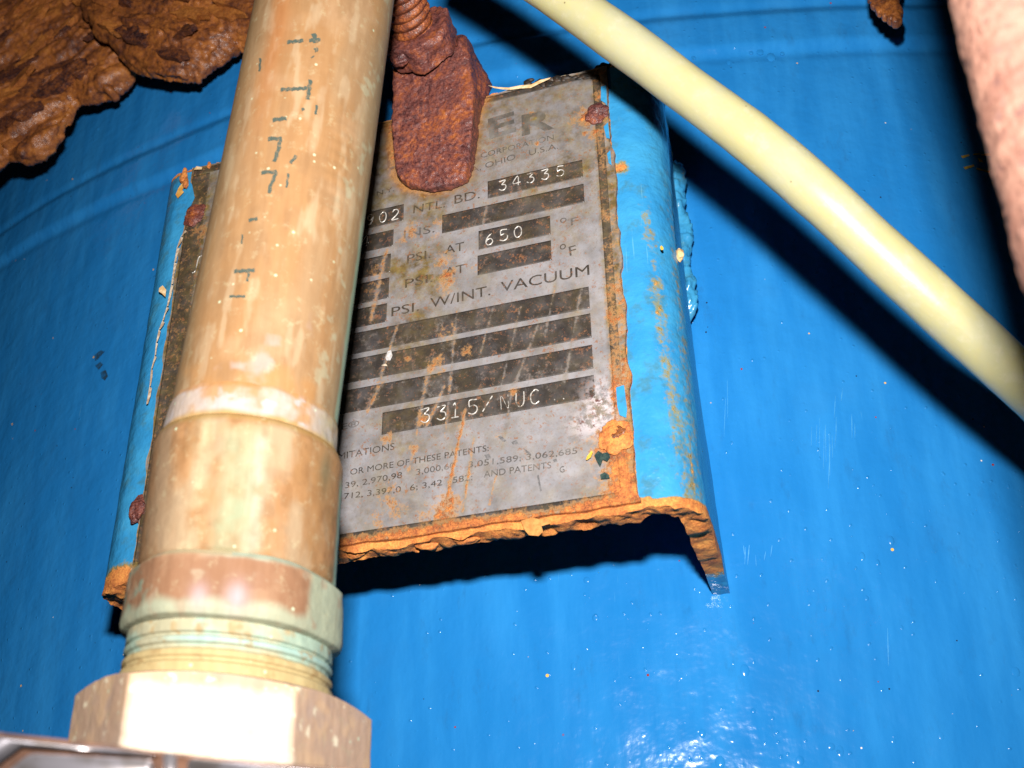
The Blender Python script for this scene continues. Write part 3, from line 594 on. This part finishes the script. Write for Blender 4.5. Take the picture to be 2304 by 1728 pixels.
# blue paint slopped over the label's edges, peeled cream edges on the left, curled film along the top
def paint_lap(pts, z=.06): 
    o = flat_chip('paint_lap', pts, BPAINT, br, .3, False, z); a = o.data.attributes.new('rust', 'FLOAT', 'POINT'); a.data.foreach_set('value', [.02]*len(o.data.vertices)); return o
paint_lap([(1352, 195), (1364, 192), (1366, 240), (1362, 232), (1352, 226)]); paint_lap([(1358, 285), (1368, 275), (1372, 312), (1364, 310), (1362, 300)]); paint_lap([(1366, 345), (1373, 338), (1376, 372), (1369, 366)])
paint_lap([(1386, 872), (1404, 866), (1411, 920), (1409, 940), (1394, 934), (1389, 915)])
paint_lap([(425, 405), (432, 415), (438, 445), (430, 462), (421, 470), (423, 430)])
left_edge = [(418, 518), (408, 532), (399, 556), (393, 590), (386, 640), (376, 690), (366, 722), (358, 742), (352, 770), (349, 800), (341, 830), (337, 870), (330, 910)]
for i in range(len(left_edge)-1):
    (u0, v0), (u1, v1) = left_edge[i], left_edge[i+1]; wdt = random.uniform(2, 6)
    flat_chip('peeled_edge', [(u0-1, v0), (u0+wdt, v0+3), ((u0+u1)/2+wdt*random.uniform(.3, 1.3), (v0+v1)/2), (u1+wdt*.7, v1-2), (u1-1, v1)], CREAM, br, random.uniform(.3, .7), False, .05)
flat_chip('tan_chip', [(358, 648), (366, 642), (374, 652), (372, 668), (364, 660), (357, 656)], TAN, br, 1.0, False, .2)
flat_chip('tan_chip', [(395, 438), (402, 422), (410, 412), (416, 416), (410, 428), (414, 432), (400, 446)], plain('ochre_chip', (.55, .25, .04), (.65, .4, .12), 1.0, .6), br, .6, False, -.8)
flat_chip('tan_chip', [(436, 382), (442, 374), (455, 376), (454, 381)], TAN, br, .8, False, .2)
for k, (u, v, s) in enumerate([(413, 400, 1.3), (418, 412, 1.0), (416, 386, .8), (470, 372, .7)]): rust_lump('rust_crumb', at(u, v, .2), (s*.8, s*1.6, s*.8), 40+k, ORUST, br, rough=.6)
film = [(1098, 192), (1120, 196), (1145, 197), (1170, 192), (1195, 190), (1215, 180), (1240, 174)]
flat_chip('curled_film', film+[(1236, 178), (1214, 188), (1194, 198), (1172, 199), (1150, 202), (1130, 201), (1112, 198)], TAN, br, .35, False, .6)
for k in range(26):
    u = random.uniform(1180, 1350); v = 172+(1345-u)*.1+random.uniform(-5, 4) if u > 1240 else 186+random.uniform(-6, 6); rust_lump('black_crumb', at(u, v, -.2), (random.uniform(.5, 1.6), random.uniform(.4, 1.1), .6), 200+k, BLACKISH, br, sub=2, rough=.6)
for k in range(16):
    t = k/15; rust_lump('black_crumb', at(1345+t*62, 160-12*math.sin(t*2.6)+random.uniform(-4, 4), -1.5), (random.uniform(.7, 1.8), random.uniform(.7, 1.5), 1.0), 240+k, BLACKISH, br, sub=2, rough=.7)

for pts in ([(1120, 982), (1128, 980), (1140, 992), (1132, 994)], [(1150, 994), (1162, 990), (1166, 998), (1154, 1000)], [(1178, 1008), (1192, 1018), (1196, 1024), (1184, 1018)], [(1208, 1070), (1212, 1068), (1219, 1104), (1215, 1106)], [(1244, 1034), (1252, 1032), (1254, 1038), (1246, 1040)], [(1090, 1024), (1100, 1020), (1106, 1030), (1096, 1034)]): flat_chip('dark_scuff', pts, plain('grey_scuff', (.09, .085, .085), (.16, .15, .15), .8, .6), br, .03, False, .06)
flat_chip('yellow_speck', [(1485, 556), (1488, 552), (1492, 556), (1493, 561), (1489, 563), (1486, 560)], YELLOW, br, .3, False, -.75)
rust_lump('tan_crumb', at(1530, 572, -9), (.9, 1.9, .9), 77, TAN, br, sub=3, rough=.7)
for pts in ([(212, 800), (226, 788), (236, 790), (222, 806), (214, 812)], [(214, 822), (226, 814), (232, 820), (222, 832)], [(226, 838), (238, 832), (243, 846), (236, 856), (228, 850)]): flat_chip('dark_scuff', pts, plain('smoky_scuff', (.018, .05, .09), (.012, .10, .25), 1.0, .5), tank, .02)

# ------------------------------------------------------------------ rusty clamp lug with its stud and nut
lug = thing('clamp_lug', at(960, 330, 1), 'rusty purple-brown clamp lug with threaded stud hanging over the nameplate', 'clamp')
ZL = 11.0
front = [(884, 105), (880, 200), (880, 300), (885, 365), (893, 393), (915, 412), (962, 424), (1010, 415), (1044, 396), (1055, 355), (1062, 280), (1064, 190), (1052, 100)]
f = [at(u, v, float(np.interp(v, [100, 200, 300, 400, 425], [9.6, 7.2, 5.2, 3.2, 2.7]))) for u, v in front]; b = [np.array([p[0], p[1], -2.0 if p[1] > 58 else .3]) for p in f]
tongue = prism(bmesh.new(), f, b)
V, F, N = remesh(tongue, .42, 14); V = V + N*(.42*fbm(V, 6, 4, 1)+.34*fbm(V, .9, 3, 2))[:, None]; mk('tongue', V, F, LUGRUST, lug)
g = hull([at(1030, 88, 10.0), at(1046, 80, 8.0), at(1056, 180, 7.4), at(1058, 250, 4), at(1108, 200, -1.5), at(1074, 218, .2), at(1060, 300, .3), at(1000, 80, -30), at(1020, 250, .2), at(1106, 190, -8), at(1045, 90, -30)])
V, F, N = remesh(g, .42, 9); V = V + N*(.6*fbm(V*[1, .35, 1], 3, 4, 11)+.28*fbm(V, 1.3, 3, 12))[:, None]; mk('gusset', V, F, LUGRUST, lug)
ax_ = np.array([-.06, .16, .98]); ax_ /= np.linalg.norm(ax_); a_, b_, d_ = axes_of(ax_)
nc = at(946, 86, 13.0)
bmn = bmesh.new(); ring = [nc + 8.9*(math.cos(t)*a_+math.sin(t)*b_)*(1+.05*math.cos(6*t)) for t in np.linspace(0, 2*math.pi, 36, endpoint=False)]
prism(bmn, [p+d_*3.2 for p in ring], [p-d_*4.5 for p in ring]); V, F, N = remesh(bmn, .42, 5)
V = V + N*(.9*fbm(V, 4, 4, 13)+.35*fbm(V, 1.3, 3, 14))[:, None]; mk('nut', V, F, LUGRUST, lug)
s_ = np.linspace(-2, 30, 260); th_ = np.linspace(0, 2*np.pi, 64); S, Tq = np.meshgrid(s_, th_, indexing='ij')
S, Tq = S.ravel(), Tq.ravel(); base_ = nc+d_*2.5 + R.T@np.array([-.6, .4, 0]); sd_ = np.array([.14, .13, .98]); sd_ /= np.linalg.norm(sd_)
ph = (S/2.6 - Tq/(2*np.pi)) % 1.0; rr_ = 4.8+.75*np.abs(np.sin(np.pi*ph))
V = base_ + S[:, None]*sd_ + rr_[:, None]*(np.cos(Tq)[:, None]*a_+np.sin(Tq)[:, None]*b_); V = V + (.22*fbm(V, 1.4, 4, 15))[:, None]*(np.cos(Tq)[:, None]*a_+np.sin(Tq)[:, None]*b_)
mk('stud', V, grid_faces(260, 64)[:, ::-1], rust_mat('stud_rust', ORANGE, 3.0, .3, .7, -.08), lug)
rust_lump('rust_crust', nc+R.T@np.array([-4.5, -6.0, 3.5]), (3.0, 2.0, 1.6), 61, LUGRUST, lug, sub=4, rough=.6)
rust_lump('rust_crust', at(872, 6, 24), (3.8, 2.2, 3), 62, ORUST, lug, sub=4, rough=.4)

# ------------------------------------------------------------------ copper pipe with its fittings
PA = np.array([10.89, 40.86, 56.04]); PD = np.array([-.08182, -.99628, -.02694]); PD /= np.linalg.norm(PD)
pipe = thing('copper_pipe', PA+PD*190, 'tarnished copper pipe with green verdigris fittings standing in front of the nameplate', 'pipe')
tc_ = CAM-(PA+PD*130); tc_ -= (tc_@PD)*PD; tc_ /= np.linalg.norm(tc_); ts_ = np.cross(tc_, PD)   # tc_ faces the viewer, ts_ to the right
if ts_ @ R[0] < 0: ts_ = -ts_
CU = np.array([.45, .245, .105]); CU2 = np.array([.43, .275, .145]); GREY = np.array([.42, .30, .20]); VERD = np.array([.36, .56, .42]); CREAMC = np.array([.72, .60, .36]); LILAC = np.array([.58, .47, .46]); OCH = np.array([.50, .30, .09])
def lathe(name, prof, mat, nth, colf, radf=None, rough_n=.0, seed=0, parent=None, dim=1.0):
    s = prof[:, 0]; S, T = np.meshgrid(s, np.linspace(-math.pi, math.pi, nth, endpoint=False), indexing='ij'); S, T = S.ravel(), T.ravel()
    Rr = np.repeat(prof[:, 1], nth)
    if radf is not None: Rr = radf(S, T, Rr)
    rad = np.cos(T)[:, None]*tc_ + np.sin(T)[:, None]*ts_
    Pq = PA + S[:, None]*PD + Rr[:, None]*rad + (np.maximum(S-103, 0)*.064)[:, None]*ts_      # the fittings sit a few degrees off the tube's line
    if rough_n: Pq = Pq + (rough_n*fbm(Pq, 2.2, 4, seed))[:, None]*rad
    f = grid_faces(len(s), nth); idx = f.reshape(-1, 4)
    i, j = np.meshgrid(np.arange(len(s)-1), np.arange(nth), indexing='ij'); a = i*nth+j; b = i*nth+(j+1) % nth
    f = np.stack([a, b, b+nth, a+nth], -1).reshape(-1, 4)
    return mk(name, Pq, f, mat, parent or pipe, col=colf(S, T, Pq)*dim)
def mixc(c, f, col): f = np.clip(f, 0, 1)[:, None]; return c*(1-f)+np.asarray(col)*f
def prof(pts, step=.3):
    pts = np.array(pts, float); L = np.r_[0, np.cumsum(np.linalg.norm(np.diff(pts, axis=0), axis=1))]; q = np.linspace(0, L[-1], max(4, int(L[-1]/step)))
    return np.stack([np.interp(q, L, pts[:, k]) for k in (0, 1)], 1)
def tube_col(S, T, P):
    S = S/.92
    c = np.tile(CU, (len(S), 1)); Q = np.c_[T*14, S*.22, T*0]
    c = mixc(c, .8*sstep(-.2, .5, fbm(Q, 6, 4, 1)), CU2); c = mixc(c, .55*sstep(.1, .6, fbm(np.c_[T*14, S, T*0], 9, 4, 2)), [.56, .36, .20])
    c = mixc(c, .55*sstep(.05, .5, fbm(np.c_[T*15, S*.5, T*0]+31, 3.5, 5, 61)), [.36, .20, .09]); c = mixc(c, .5*sstep(.15, .5, fbm(np.c_[T*15, S*.25, T*0]+57, 2.2, 4, 62)), [.60, .45, .28])
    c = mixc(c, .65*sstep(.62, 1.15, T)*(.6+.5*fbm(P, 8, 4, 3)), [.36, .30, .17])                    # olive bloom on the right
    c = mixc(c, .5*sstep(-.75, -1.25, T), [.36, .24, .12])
    st = np.exp(-((T+.62+.05*fbm(np.c_[S, S*0, S*0], 12, 2, 4))/.16)**2)*sstep(70, 20, S); c = mixc(c, .55*st, [.55, .20, .06])
    c = mixc(c, .85*sstep(.25, .5, fbm(P, 2.5, 4, 5))*sstep(.45, .8, T)*.7, [.52, .50, .33])
    c = mixc(c, .9*sstep(1.14, 1.27, T+.05*fbm(P, 5, 3, 16))*sstep(48, 70, S+6*fbm(P, 8, 2, 6)), [.42, .66, .46])
    c = mixc(c, .6*sstep(.25, .55, fbm(P, 5, 4, 7))*sstep(85, 108, S), LILAC)
    return mixc(c, .6*sstep(.1, .5, fbm(P*[1, .6, 1], 5, 4, 8))*sstep(96, 106, S), [.55, .27, .09])
def tube_rad(S, T, Rr):
    S = S/.92
    d = .05*np.sin(S*2.3)*np.exp(-((T-.55)/.22)**2)*sstep(40, 46, S)*(1-sstep(62, 68, S)); return Rr+d
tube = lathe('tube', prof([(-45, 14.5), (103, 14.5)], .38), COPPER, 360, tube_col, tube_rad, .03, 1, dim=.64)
def sold_col(S, T, P):
    S = 106.8+(S-98.7)*1.7
    c = np.tile(np.array([.60, .33, .16]), (len(S), 1)); c = mixc(c, sstep(-.25, .25, fbm(P, 5, 5, 9)+.035*(S-108.5)-.05), np.array([.60, .48, .40])); c = mixc(c, .9*sstep(.05, .45, fbm(P, 2.5, 4, 10)+.02*(S-110)), np.array([.62, .55, .53]))
    c = mixc(c, .9*sstep(115.2, 117.2, S+1.0*fbm(P, 5, 3, 10)), [.56, .33, .10]); c = mixc(c, .8*sstep(108.8, 107.4, S+.8*fbm(P, 4, 3, 11)), [.55, .27, .09])
    return mixc(c, .7*sstep(.5, .95, T)*(.5+fbm(P, 3, 4, 12)), [.50, .46, .24])
lathe('solder_joint', prof([(98.5, 14.45), (100, 14.8), (102.5, 14.95), (104.4, 15.1), (105.2, 15.1)], .2), BRASS, 320, sold_col, None, .14, 2, dim=.56)
def coup_col(S, T, P):
    S = S+12.9
    Q = np.c_[T*15, S*.3, T*0]; c = np.tile(np.array([.60, .31, .13]), (len(S), 1))
    c = mixc(c, .85*sstep(-.1, .4, fbm(Q, 4.5, 4, 21)), [.66, .40, .20]); c = mixc(c, .7*sstep(.15, .5, fbm(Q+9, 5, 4, 22)), [.46, .24, .09])
    c = mixc(c, .6*sstep(.05, .4, fbm(P+11, 2.2, 5, 27)), [.42, .21, .08]); c = mixc(c, .95*np.exp(-((T+.12)/.2)**4)*sstep(119.5, 122, S)*(.8+.6*fbm(P, 3, 3, 23)), [.50, .54, .33])          # green run down the front
    c = mixc(c, .75*np.exp(-((T-.08)/.09)**2)*sstep(119, 123, S)*(.6+.7*fbm(P, 2, 3, 24)), [.62, .72, .56])
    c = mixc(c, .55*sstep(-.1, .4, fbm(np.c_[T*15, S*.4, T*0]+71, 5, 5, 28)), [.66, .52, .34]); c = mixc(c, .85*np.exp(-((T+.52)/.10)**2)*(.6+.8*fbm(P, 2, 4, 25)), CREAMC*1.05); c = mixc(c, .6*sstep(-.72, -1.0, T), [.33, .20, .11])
    c = mixc(c, .75*np.exp(-((T-.86)/.10)**2)*np.exp(-((S-124)/4)**2), [.22, .19, .10]); c = mixc(c, .8*sstep(.86, 1.1, T)*sstep(.0, .4, fbm(P, 3, 4, 26)), [.34, .22, .09])
    c = mixc(c, .95*sstep(1.16, 1.3, T)*sstep(121, 125, S), VERD*1.15); return mixc(c, .8*sstep(119.8, 118.4, S), OCH)
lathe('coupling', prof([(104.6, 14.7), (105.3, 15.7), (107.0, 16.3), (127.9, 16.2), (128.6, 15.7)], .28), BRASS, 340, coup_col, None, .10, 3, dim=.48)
def body_col(S, T, P):
    S = 141.4+(S-128.2)*.78
    c = np.tile(np.array([.42, .215, .115]), (len(S), 1)); c = mixc(c, .8*sstep(-.1, .4, fbm(P, 4, 4, 31)), [.52, .30, .17])
    c = mixc(c, .9*sstep(142.9, 142.1, S-.5*fbm(P, 3, 3, 32))*sstep(-.5, .0, T), [.58, .68, .52]); c = mixc(c, .85*sstep(142.6, 141.9, S)*(T < -.1), CREAMC)
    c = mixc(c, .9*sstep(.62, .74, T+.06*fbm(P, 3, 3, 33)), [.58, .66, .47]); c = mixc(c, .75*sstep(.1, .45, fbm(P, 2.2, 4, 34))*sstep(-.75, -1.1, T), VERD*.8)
    c = mixc(c, .85*sstep(147.6, 149.2, S+.8*np.abs(np.sin(T*6))), [.56, .62, .44]); lil = np.exp(-((T+.02)/.10)**2)*np.exp(-((S-147.3)/1.8)**2)+.8*np.exp(-((T+.35)/.08)**2)*np.exp(-((S-147.5)/1.6)**2)
    c = mixc(c, .9*lil, [.66, .50, .52]); return mixc(c, .7*sstep(.2, .5, fbm(P+5, 2.5, 4, 35)), [.55, .42, .28])
def soft_hex(S, T, Rr): return Rr*(1-.022*np.cos(6*(T+.15)))
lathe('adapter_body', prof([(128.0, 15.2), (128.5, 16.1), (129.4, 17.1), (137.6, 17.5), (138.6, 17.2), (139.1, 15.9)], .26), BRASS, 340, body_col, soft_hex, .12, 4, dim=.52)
def thr_col(S, T, P):
    S = 149.4+(S-138.8)*1.36
    c = np.tile(np.array([.62, .58, .38]), (len(S), 1)); c = mixc(c, .9*sstep(-.15, .3, fbm(P, 4, 4, 41)+.5*sstep(.2, 1.0, T)), [.50, .68, .54])
    c = mixc(c, .95*sstep(155.2, 156.4, S+.5*fbm(P, 3, 3, 42)), [.74, .56, .26]); c = mixc(c, .9*np.exp(-((S-154.0)/.7)**2)*sstep(-.9, -.4, T), [.50, .76, .68])
    return mixc(c, .7*sstep(.2, .5, fbm(P+3, 2.2, 4, 43)), [.55, .36, .15])
lathe('thread', prof([(138.7, 15.4), (139.2, 16.3), (141.0, 16.4), (141.3, 15.9), (141.6, 15.9), (141.9, 16.5), (142.6, 16.4), (142.9, 15.9), (143.4, 15.9), (143.8, 16.5), (144.6, 16.6), (144.9, 16.2), (145.3, 16.2), (145.7, 16.8), (147.2, 16.9), (147.6, 15)], .14), BRASS, 340, thr_col, None, .14, 5, dim=.52)
def nut_col(S, T, P):
    c = np.tile(np.array([.40, .27, .19]), (len(S), 1)); c = mixc(c, .8*sstep(-.15, .4, fbm(P, 4, 4, 51)), [.50, .33, .20]); c = mixc(c, .6*sstep(.1, .5, fbm(P+4, 3, 4, 52)), [.36, .26, .21])
    c = mixc(c, .9*sstep(.42, .55, fbm(P, 1.6, 3, 53)), [.66, .58, .42]); return mixc(c, .8*sstep(.60, .46, np.abs(T+.13)+.05*fbm(P, 2, 3, 55))*sstep(149.3, 151.5, S+.8*fbm(P, 2.5, 3, 56))*(.8+.6*fbm(P, 3, 5, 54)), [.74, .64, .50])  # front flat painted pale, the flash's blown-out glare put into its colour
def hexr(S, T, Rr):
    q = (T+.13+math.pi/6) % (math.pi/3)-math.pi/6; hx = 20.3/np.cos(q); hx = np.minimum(hx, 23.2)
    return np.minimum(Rr, hx)
lathe('hex_nut', prof([(147.4, 14.8), (147.5, 17.4), (147.8, 19.6), (148.7, 22.3), (149.6, 24.5), (186, 24.5), (189, 18), (189, 10)], .3), BRASS, 420, nut_col, hexr, .10, 6)
lathe('lower_tube', prof([(188, 14.3), (240, 14.3)], 1.0), COPPER, 96, lambda S, T, P: np.tile(CU, (len(S), 1)), None, 0, 7)
# worn stencil strokes running up the tube
def pipe_stroke(pxs, wdt):
    """A flat ink stroke lying on the tube under a run of photo points."""
    Vq, ok = [], []
    pts = np.array(pxs, float); n = max(4, int(np.linalg.norm(pts[-1]-pts[0])/4)); L = np.r_[0, np.cumsum(np.linalg.norm(np.diff(pts, axis=0), axis=1))]; q = np.linspace(0, L[-1], n)
    c = np.stack([np.interp(q, L, pts[:, k]) for k in (0, 1)], 1); t = np.gradient(c, axis=0); t /= np.linalg.norm(t, axis=1)[:, None]; nn = np.stack([-t[:, 1], t[:, 0]], 1)
    for i in range(n):
        for sgn in (-1, -.33, .33, 1):
            u, v = c[i]+nn[i]*wdt*.5*sgn*(1+.35*math.sin(i*2.1+sgn)); d = ray(u, v); d = d/np.linalg.norm(d); o = CAM-PA; dd = d-(d@PD)*PD; oo = o-(o@PD)*PD
            a, b, cc = dd@dd, dd@oo, oo@oo-14.60**2; k = (-b-math.sqrt(max(b*b-a*cc, 0)))/a; Vq.append(CAM+d*k)
    return np.array(Vq), grid_faces(n, 4)
def z3(x, y): return (400+x*.42194, y*.42194)
marks = [([(582, 225), (670, 216)], 9), ([(700, 215), (762, 212)], 9), ([(725, 178), (735, 228)], 12), ([(735, 255), (742, 275)], 10), ([(718, 300), (722, 306)], 9), ([(548, 478), (690, 470)], 9), ([(708, 425), (692, 530)], 10), ([(742, 560), (735, 610)], 6), ([(505, 640), (580, 630)], 10), ([(660, 585), (676, 580)], 7), ([(480, 740), (550, 738), (535, 800), (515, 862)], 10), ([(632, 830), (600, 870)], 8), ([(445, 920), (530, 915), (500, 975), (485, 1030)], 9), ([(590, 925), (580, 1000)], 6), ([(378, 1175), (425, 1165)], 8), ([(345, 1250), (340, 1300)], 4), ([(300, 1447), (410, 1440)], 9), ([(380, 1450), (370, 1500)], 6), ([(275, 1580), (360, 1580)], 6), ([(440, 310), (436, 380)], 6)]
for pts, wd in marks:
    Vm, Fm = pipe_stroke([z3(*p) for p in pts], wd*.85); mk('stencil_mark', Vm, Fm[:, ::-1], MARK, tube)

# ------------------------------------------------------------------ plastic hose
hp = [((1010, -172), 278), ((1140, -88), 273), ((1268, 0), 266), ((1400, 93), 257), ((1532, 192), 249), ((1700, 318), 239), ((1850, 446), 231), ((1970, 558), 228), ((2130, 705), 225), ((2304, 864), 225), ((2420, 975), 227), ((2560, 1110), 230)]
hpts = spline([atdepth(u, v, d) for (u, v), d in hp], 260); V, F = tube_path(hpts, 5.05+.08*np.sin(np.arange(260)*.11), 72); V = V+.06*fbm(V, 6, 3, 3)[:, None]
tag(mk('plastic_hose', V, F, HOSE, None, base=hpts[130]), 'translucent yellowed plastic hose crossing the upper right diagonally', 'hose')

# ------------------------------------------------------------------ corroded sheets at the upper left
def rust_sheet(name, outline, z, thick, seed, label, group, bulge, ridge_dir, nflake=0, vox=.62, k=1.0):
    o = [at(u, v, z) for u, v in outline]; cen = np.mean(o, axis=0)
    bm = prism(bmesh.new(), [p+[0, 0, thick/2] for p in o], [p-[0, 0, thick/2] for p in o]); V, F, N = remesh(bm, vox, 6 if vox > .5 else 2)
    pl = np.array([p[:2] for p in o]); d = poly_dist(V[:, :2], pl); V[:, 2] += bulge*np.clip(d/14, 0, 1)**.6 - bulge*.4
    rd = np.array(ridge_dir, float); rd /= np.linalg.norm(rd); Q = V-np.outer(V@np.r_[rd, 0], np.r_[rd, 0])*.75
    lay = fbm(Q, 7, 5, seed); fl = lay*5.5; terr = (np.floor(fl)+sstep(0, .12, fl-np.floor(fl)))/5.5 + .2*lay
    V = V + N*k*(4.2*terr + .5*fbm(V, 2.2, 4, seed+1) + .16*fbm(V, .8, 3, seed+2))[:, None]
    V[:, 2] += 1.8*fbm(V, 24, 2, seed+3)
    sh = tag(mk(name, V, F, CRUST, None, base=cen), label, 'rusted sheet', group); fr = V[V[:, 2] > np.median(V[:, 2])]
    for k in range(nflake):
        # a loose scale of rust: jagged, thin, tipped a little off the sheet
        c0 = fr[rng.integers(len(fr))]; r0 = rng.uniform(2.0, 7.0); n = 15; a0 = rng.uniform(0, 6.28); ta = math.atan2(rd[1], rd[0]); tip = rng.normal(0, .16, 2); top, bot = [], []
        for i in range(n):
            t = 2*math.pi*i/n; q = r0*(1+rng.uniform(-.38, .25))*np.array([1.7*math.cos(t), .62*math.sin(t)]); q = np.array([q[0]*math.cos(ta)-q[1]*math.sin(ta), q[0]*math.sin(ta)+q[1]*math.cos(ta)])
            zz = tip@q + .5*float(fbm(np.array([[c0[0]+q[0], c0[1]+q[1], k]]), 3, 2, seed+9)[0]); top.append(c0+[q[0], q[1], 1.3+zz]); bot.append(c0+[q[0]*.96, q[1]*.96, -.9+zz])
        if not poly_inside(np.array([p[:2] for p in top]), pl).all(): continue
        ctr = np.mean(top, axis=0)+[0, 0, .35]; Vf = np.array([ctr]+[(p+ctr*.6)/1.6+[0, 0, .1*rng.normal()] for p in top]+top+bot)
        Ff = [(0, 1+i, 1+(i+1) % n) for i in range(n)]+[(1+i, 1+n+i, 1+n+(i+1) % n, 1+(i+1) % n) for i in range(n)]+[(1+n+i, 1+2*n+i, 1+2*n+(i+1) % n, 1+n+(i+1) % n) for i in range(n)]
        mk('rust_flake', Vf, Ff, FLAKES[k % 3], sh, False)
    return sh
s1 = [(-60, -80), (-60, 372), (20, 350), (55, 346), (84, 334), (110, 316), (130, 292), (138, 272), (150, 262), (160, 236), (166, 228), (185, 222), (206, 216), (225, 206), (240, 212), (256, 212), (254, 200), (263, 186), (276, 172), (290, 154), (310, 130), (320, 60), (330, -80)]
rust_sheet('corroded_sheet', s1, -34, 5.0, 301, 'brown flaking rusted sheet in the upper left corner, the lower and leftmost one', 'flaking rusted sheets in the upper left', 4.0, (1, .55), 70)
s2 = [(150, -80), (178, 0), (205, 46), (232, 78), (262, 108), (295, 136), (330, 158), (365, 169), (400, 165), (440, 148), (478, 122), (500, 104), (508, 88), (516, 78), (532, 72), (556, 70), (600, 66), (640, 60), (640, -80)]
rust_sheet('corroded_sheet', s2, -23, 6.0, 331, 'dark rusted sheet with a rounded lower lip, touching the copper pipe', 'flaking rusted sheets in the upper left', 5.0, (1, -.6), 60)
s3 = [(1950, -60), (1955, 0), (1962, 8), (1960, 18), (1970, 20), (1978, 34), (1984, 28), (1990, 42), (1998, 36), (2003, 47), (2010, 43), (2014, 50), (2022, 42), (2019, 30), (2026, 20), (2016, 4), (2030, -60)]
rust_sheet('rust_scrap', s3, -38, 1.8, 361, 'small jagged rust scrap hanging from the top edge at right', None, .5, (0, 1), 0, .35, .3)

# ------------------------------------------------------------------ rough pink pipe at the right edge, near the camera
e0, e1, e2 = atdepth(2146, 0, 132), atdepth(2212, 300, 127), atdepth(2304, 600, 122)
d0 = (e2-e0)/np.linalg.norm(e2-e0); out = R[0]-(R[0]@d0)*d0; out /= np.linalg.norm(out); RP = 6.0
sg = np.linspace(-70, 190, 520); tg_ = np.linspace(0, 2*np.pi, 300, endpoint=False); S, T = np.meshgrid(sg, tg_, indexing='ij'); S, T = S.ravel(), T.ravel()
bk = np.cross(out, d0); bow = ((S-18)**2)*.00025
V = e0 + out*RP + S[:, None]*d0 + RP*(np.cos(T)[:, None]*out+np.sin(T)[:, None]*bk) + bow[:, None]*out
rn = .22*fbm(V, 2.0, 4, 401)+.20*fbm(V, .8, 3, 402); V = V+rn[:, None]*(np.cos(T)[:, None]*out+np.sin(T)[:, None]*bk)
i, j = np.meshgrid(np.arange(519), np.arange(300), indexing='ij'); a = i*300+j; b = i*300+(j+1) % 300
tag(mk('rough_pipe', V, np.stack([a, b, b+300, a+300], -1).reshape(-1, 4), PINK, None, base=e1+out*RP), 'blurred pinkish rough-surfaced pipe at the right edge of the picture', 'pipe')

# ------------------------------------------------------------------ steel handle in the lower left corner, nearest the camera
hd = thing('valve_handle', atdepth(300, 1760, 128), 'blurred shiny steel handle with grooved slots in the lower left corner', 'handle')
def hplane(u, v, lift=0.0): return atdepth(u, v, 128 - lift)
top = [(-80, 1634), (0, 1648), (130, 1662), (245, 1675), (330, 1688), (500, 1706), (640, 1718), (780, 1730), (900, 1742)]
poly = top+[(900, 1960), (-80, 1960)]
def hslab(name, poly, l0, l1, mat, bev=.5):
    bm = prism(bmesh.new(), [hplane(u, v, l1) for u, v in poly], [hplane(u, v, l0) for u, v in poly])
    bmesh.ops.bevel(bm, geom=bm.edges[:], offset=bev, segments=3, affect='EDGES', clamp_overlap=True)
    V_ = [np.array(v.co) for v in bm.verts]; bm.verts.index_update(); F_ = [tuple(v.index for v in f.verts) for f in bm.faces]; bm.free(); return mk(name, V_, F_, mat, hd, True)
hslab('backing', poly, -2.5, .0, GROOVE, .4)
def rr_poly(x0, y0, x1, y1, x2, y2, x3, y3, r=16, n=5):
    q = [np.array(p, float) for p in ((x0, y0), (x1, y1), (x2, y2), (x3, y3))]; out_ = []
    for k in range(4):
        a, b, c_ = q[k-1], q[k], q[(k+1) % 4]; u = (a-b)/np.linalg.norm(a-b)*r; v = (c_-b)/np.linalg.norm(c_-b)*r
        for t in np.linspace(0, 1, n): out_.append(tuple((1-t)**2*(b+u)+2*t*(1-t)*b+t*t*(b+v)))
    return out_
hslab('pad', rr_poly(66, 1695, 346, 1709, 340, 1800, -60, 1800, 18), -.2, 1.0, CHROME, .45)
hslab('pad', rr_poly(422, 1704, 800, 1744, 800, 1850, 416, 1820, 18), -.2, 1.0, CHROME, .45)
hslab('rim', [(-80, 1645), (0, 1659), (130, 1672), (245, 1684), (340, 1697), (352, 1700), (50, 1678), (20, 1700), (-10, 1722), (-80, 1760)], -.2, .9, CHROME, .3)
hslab('web', [(366, 1692), (398, 1695), (400, 1820), (372, 1820)], -.2, .9, CHROME, .3)
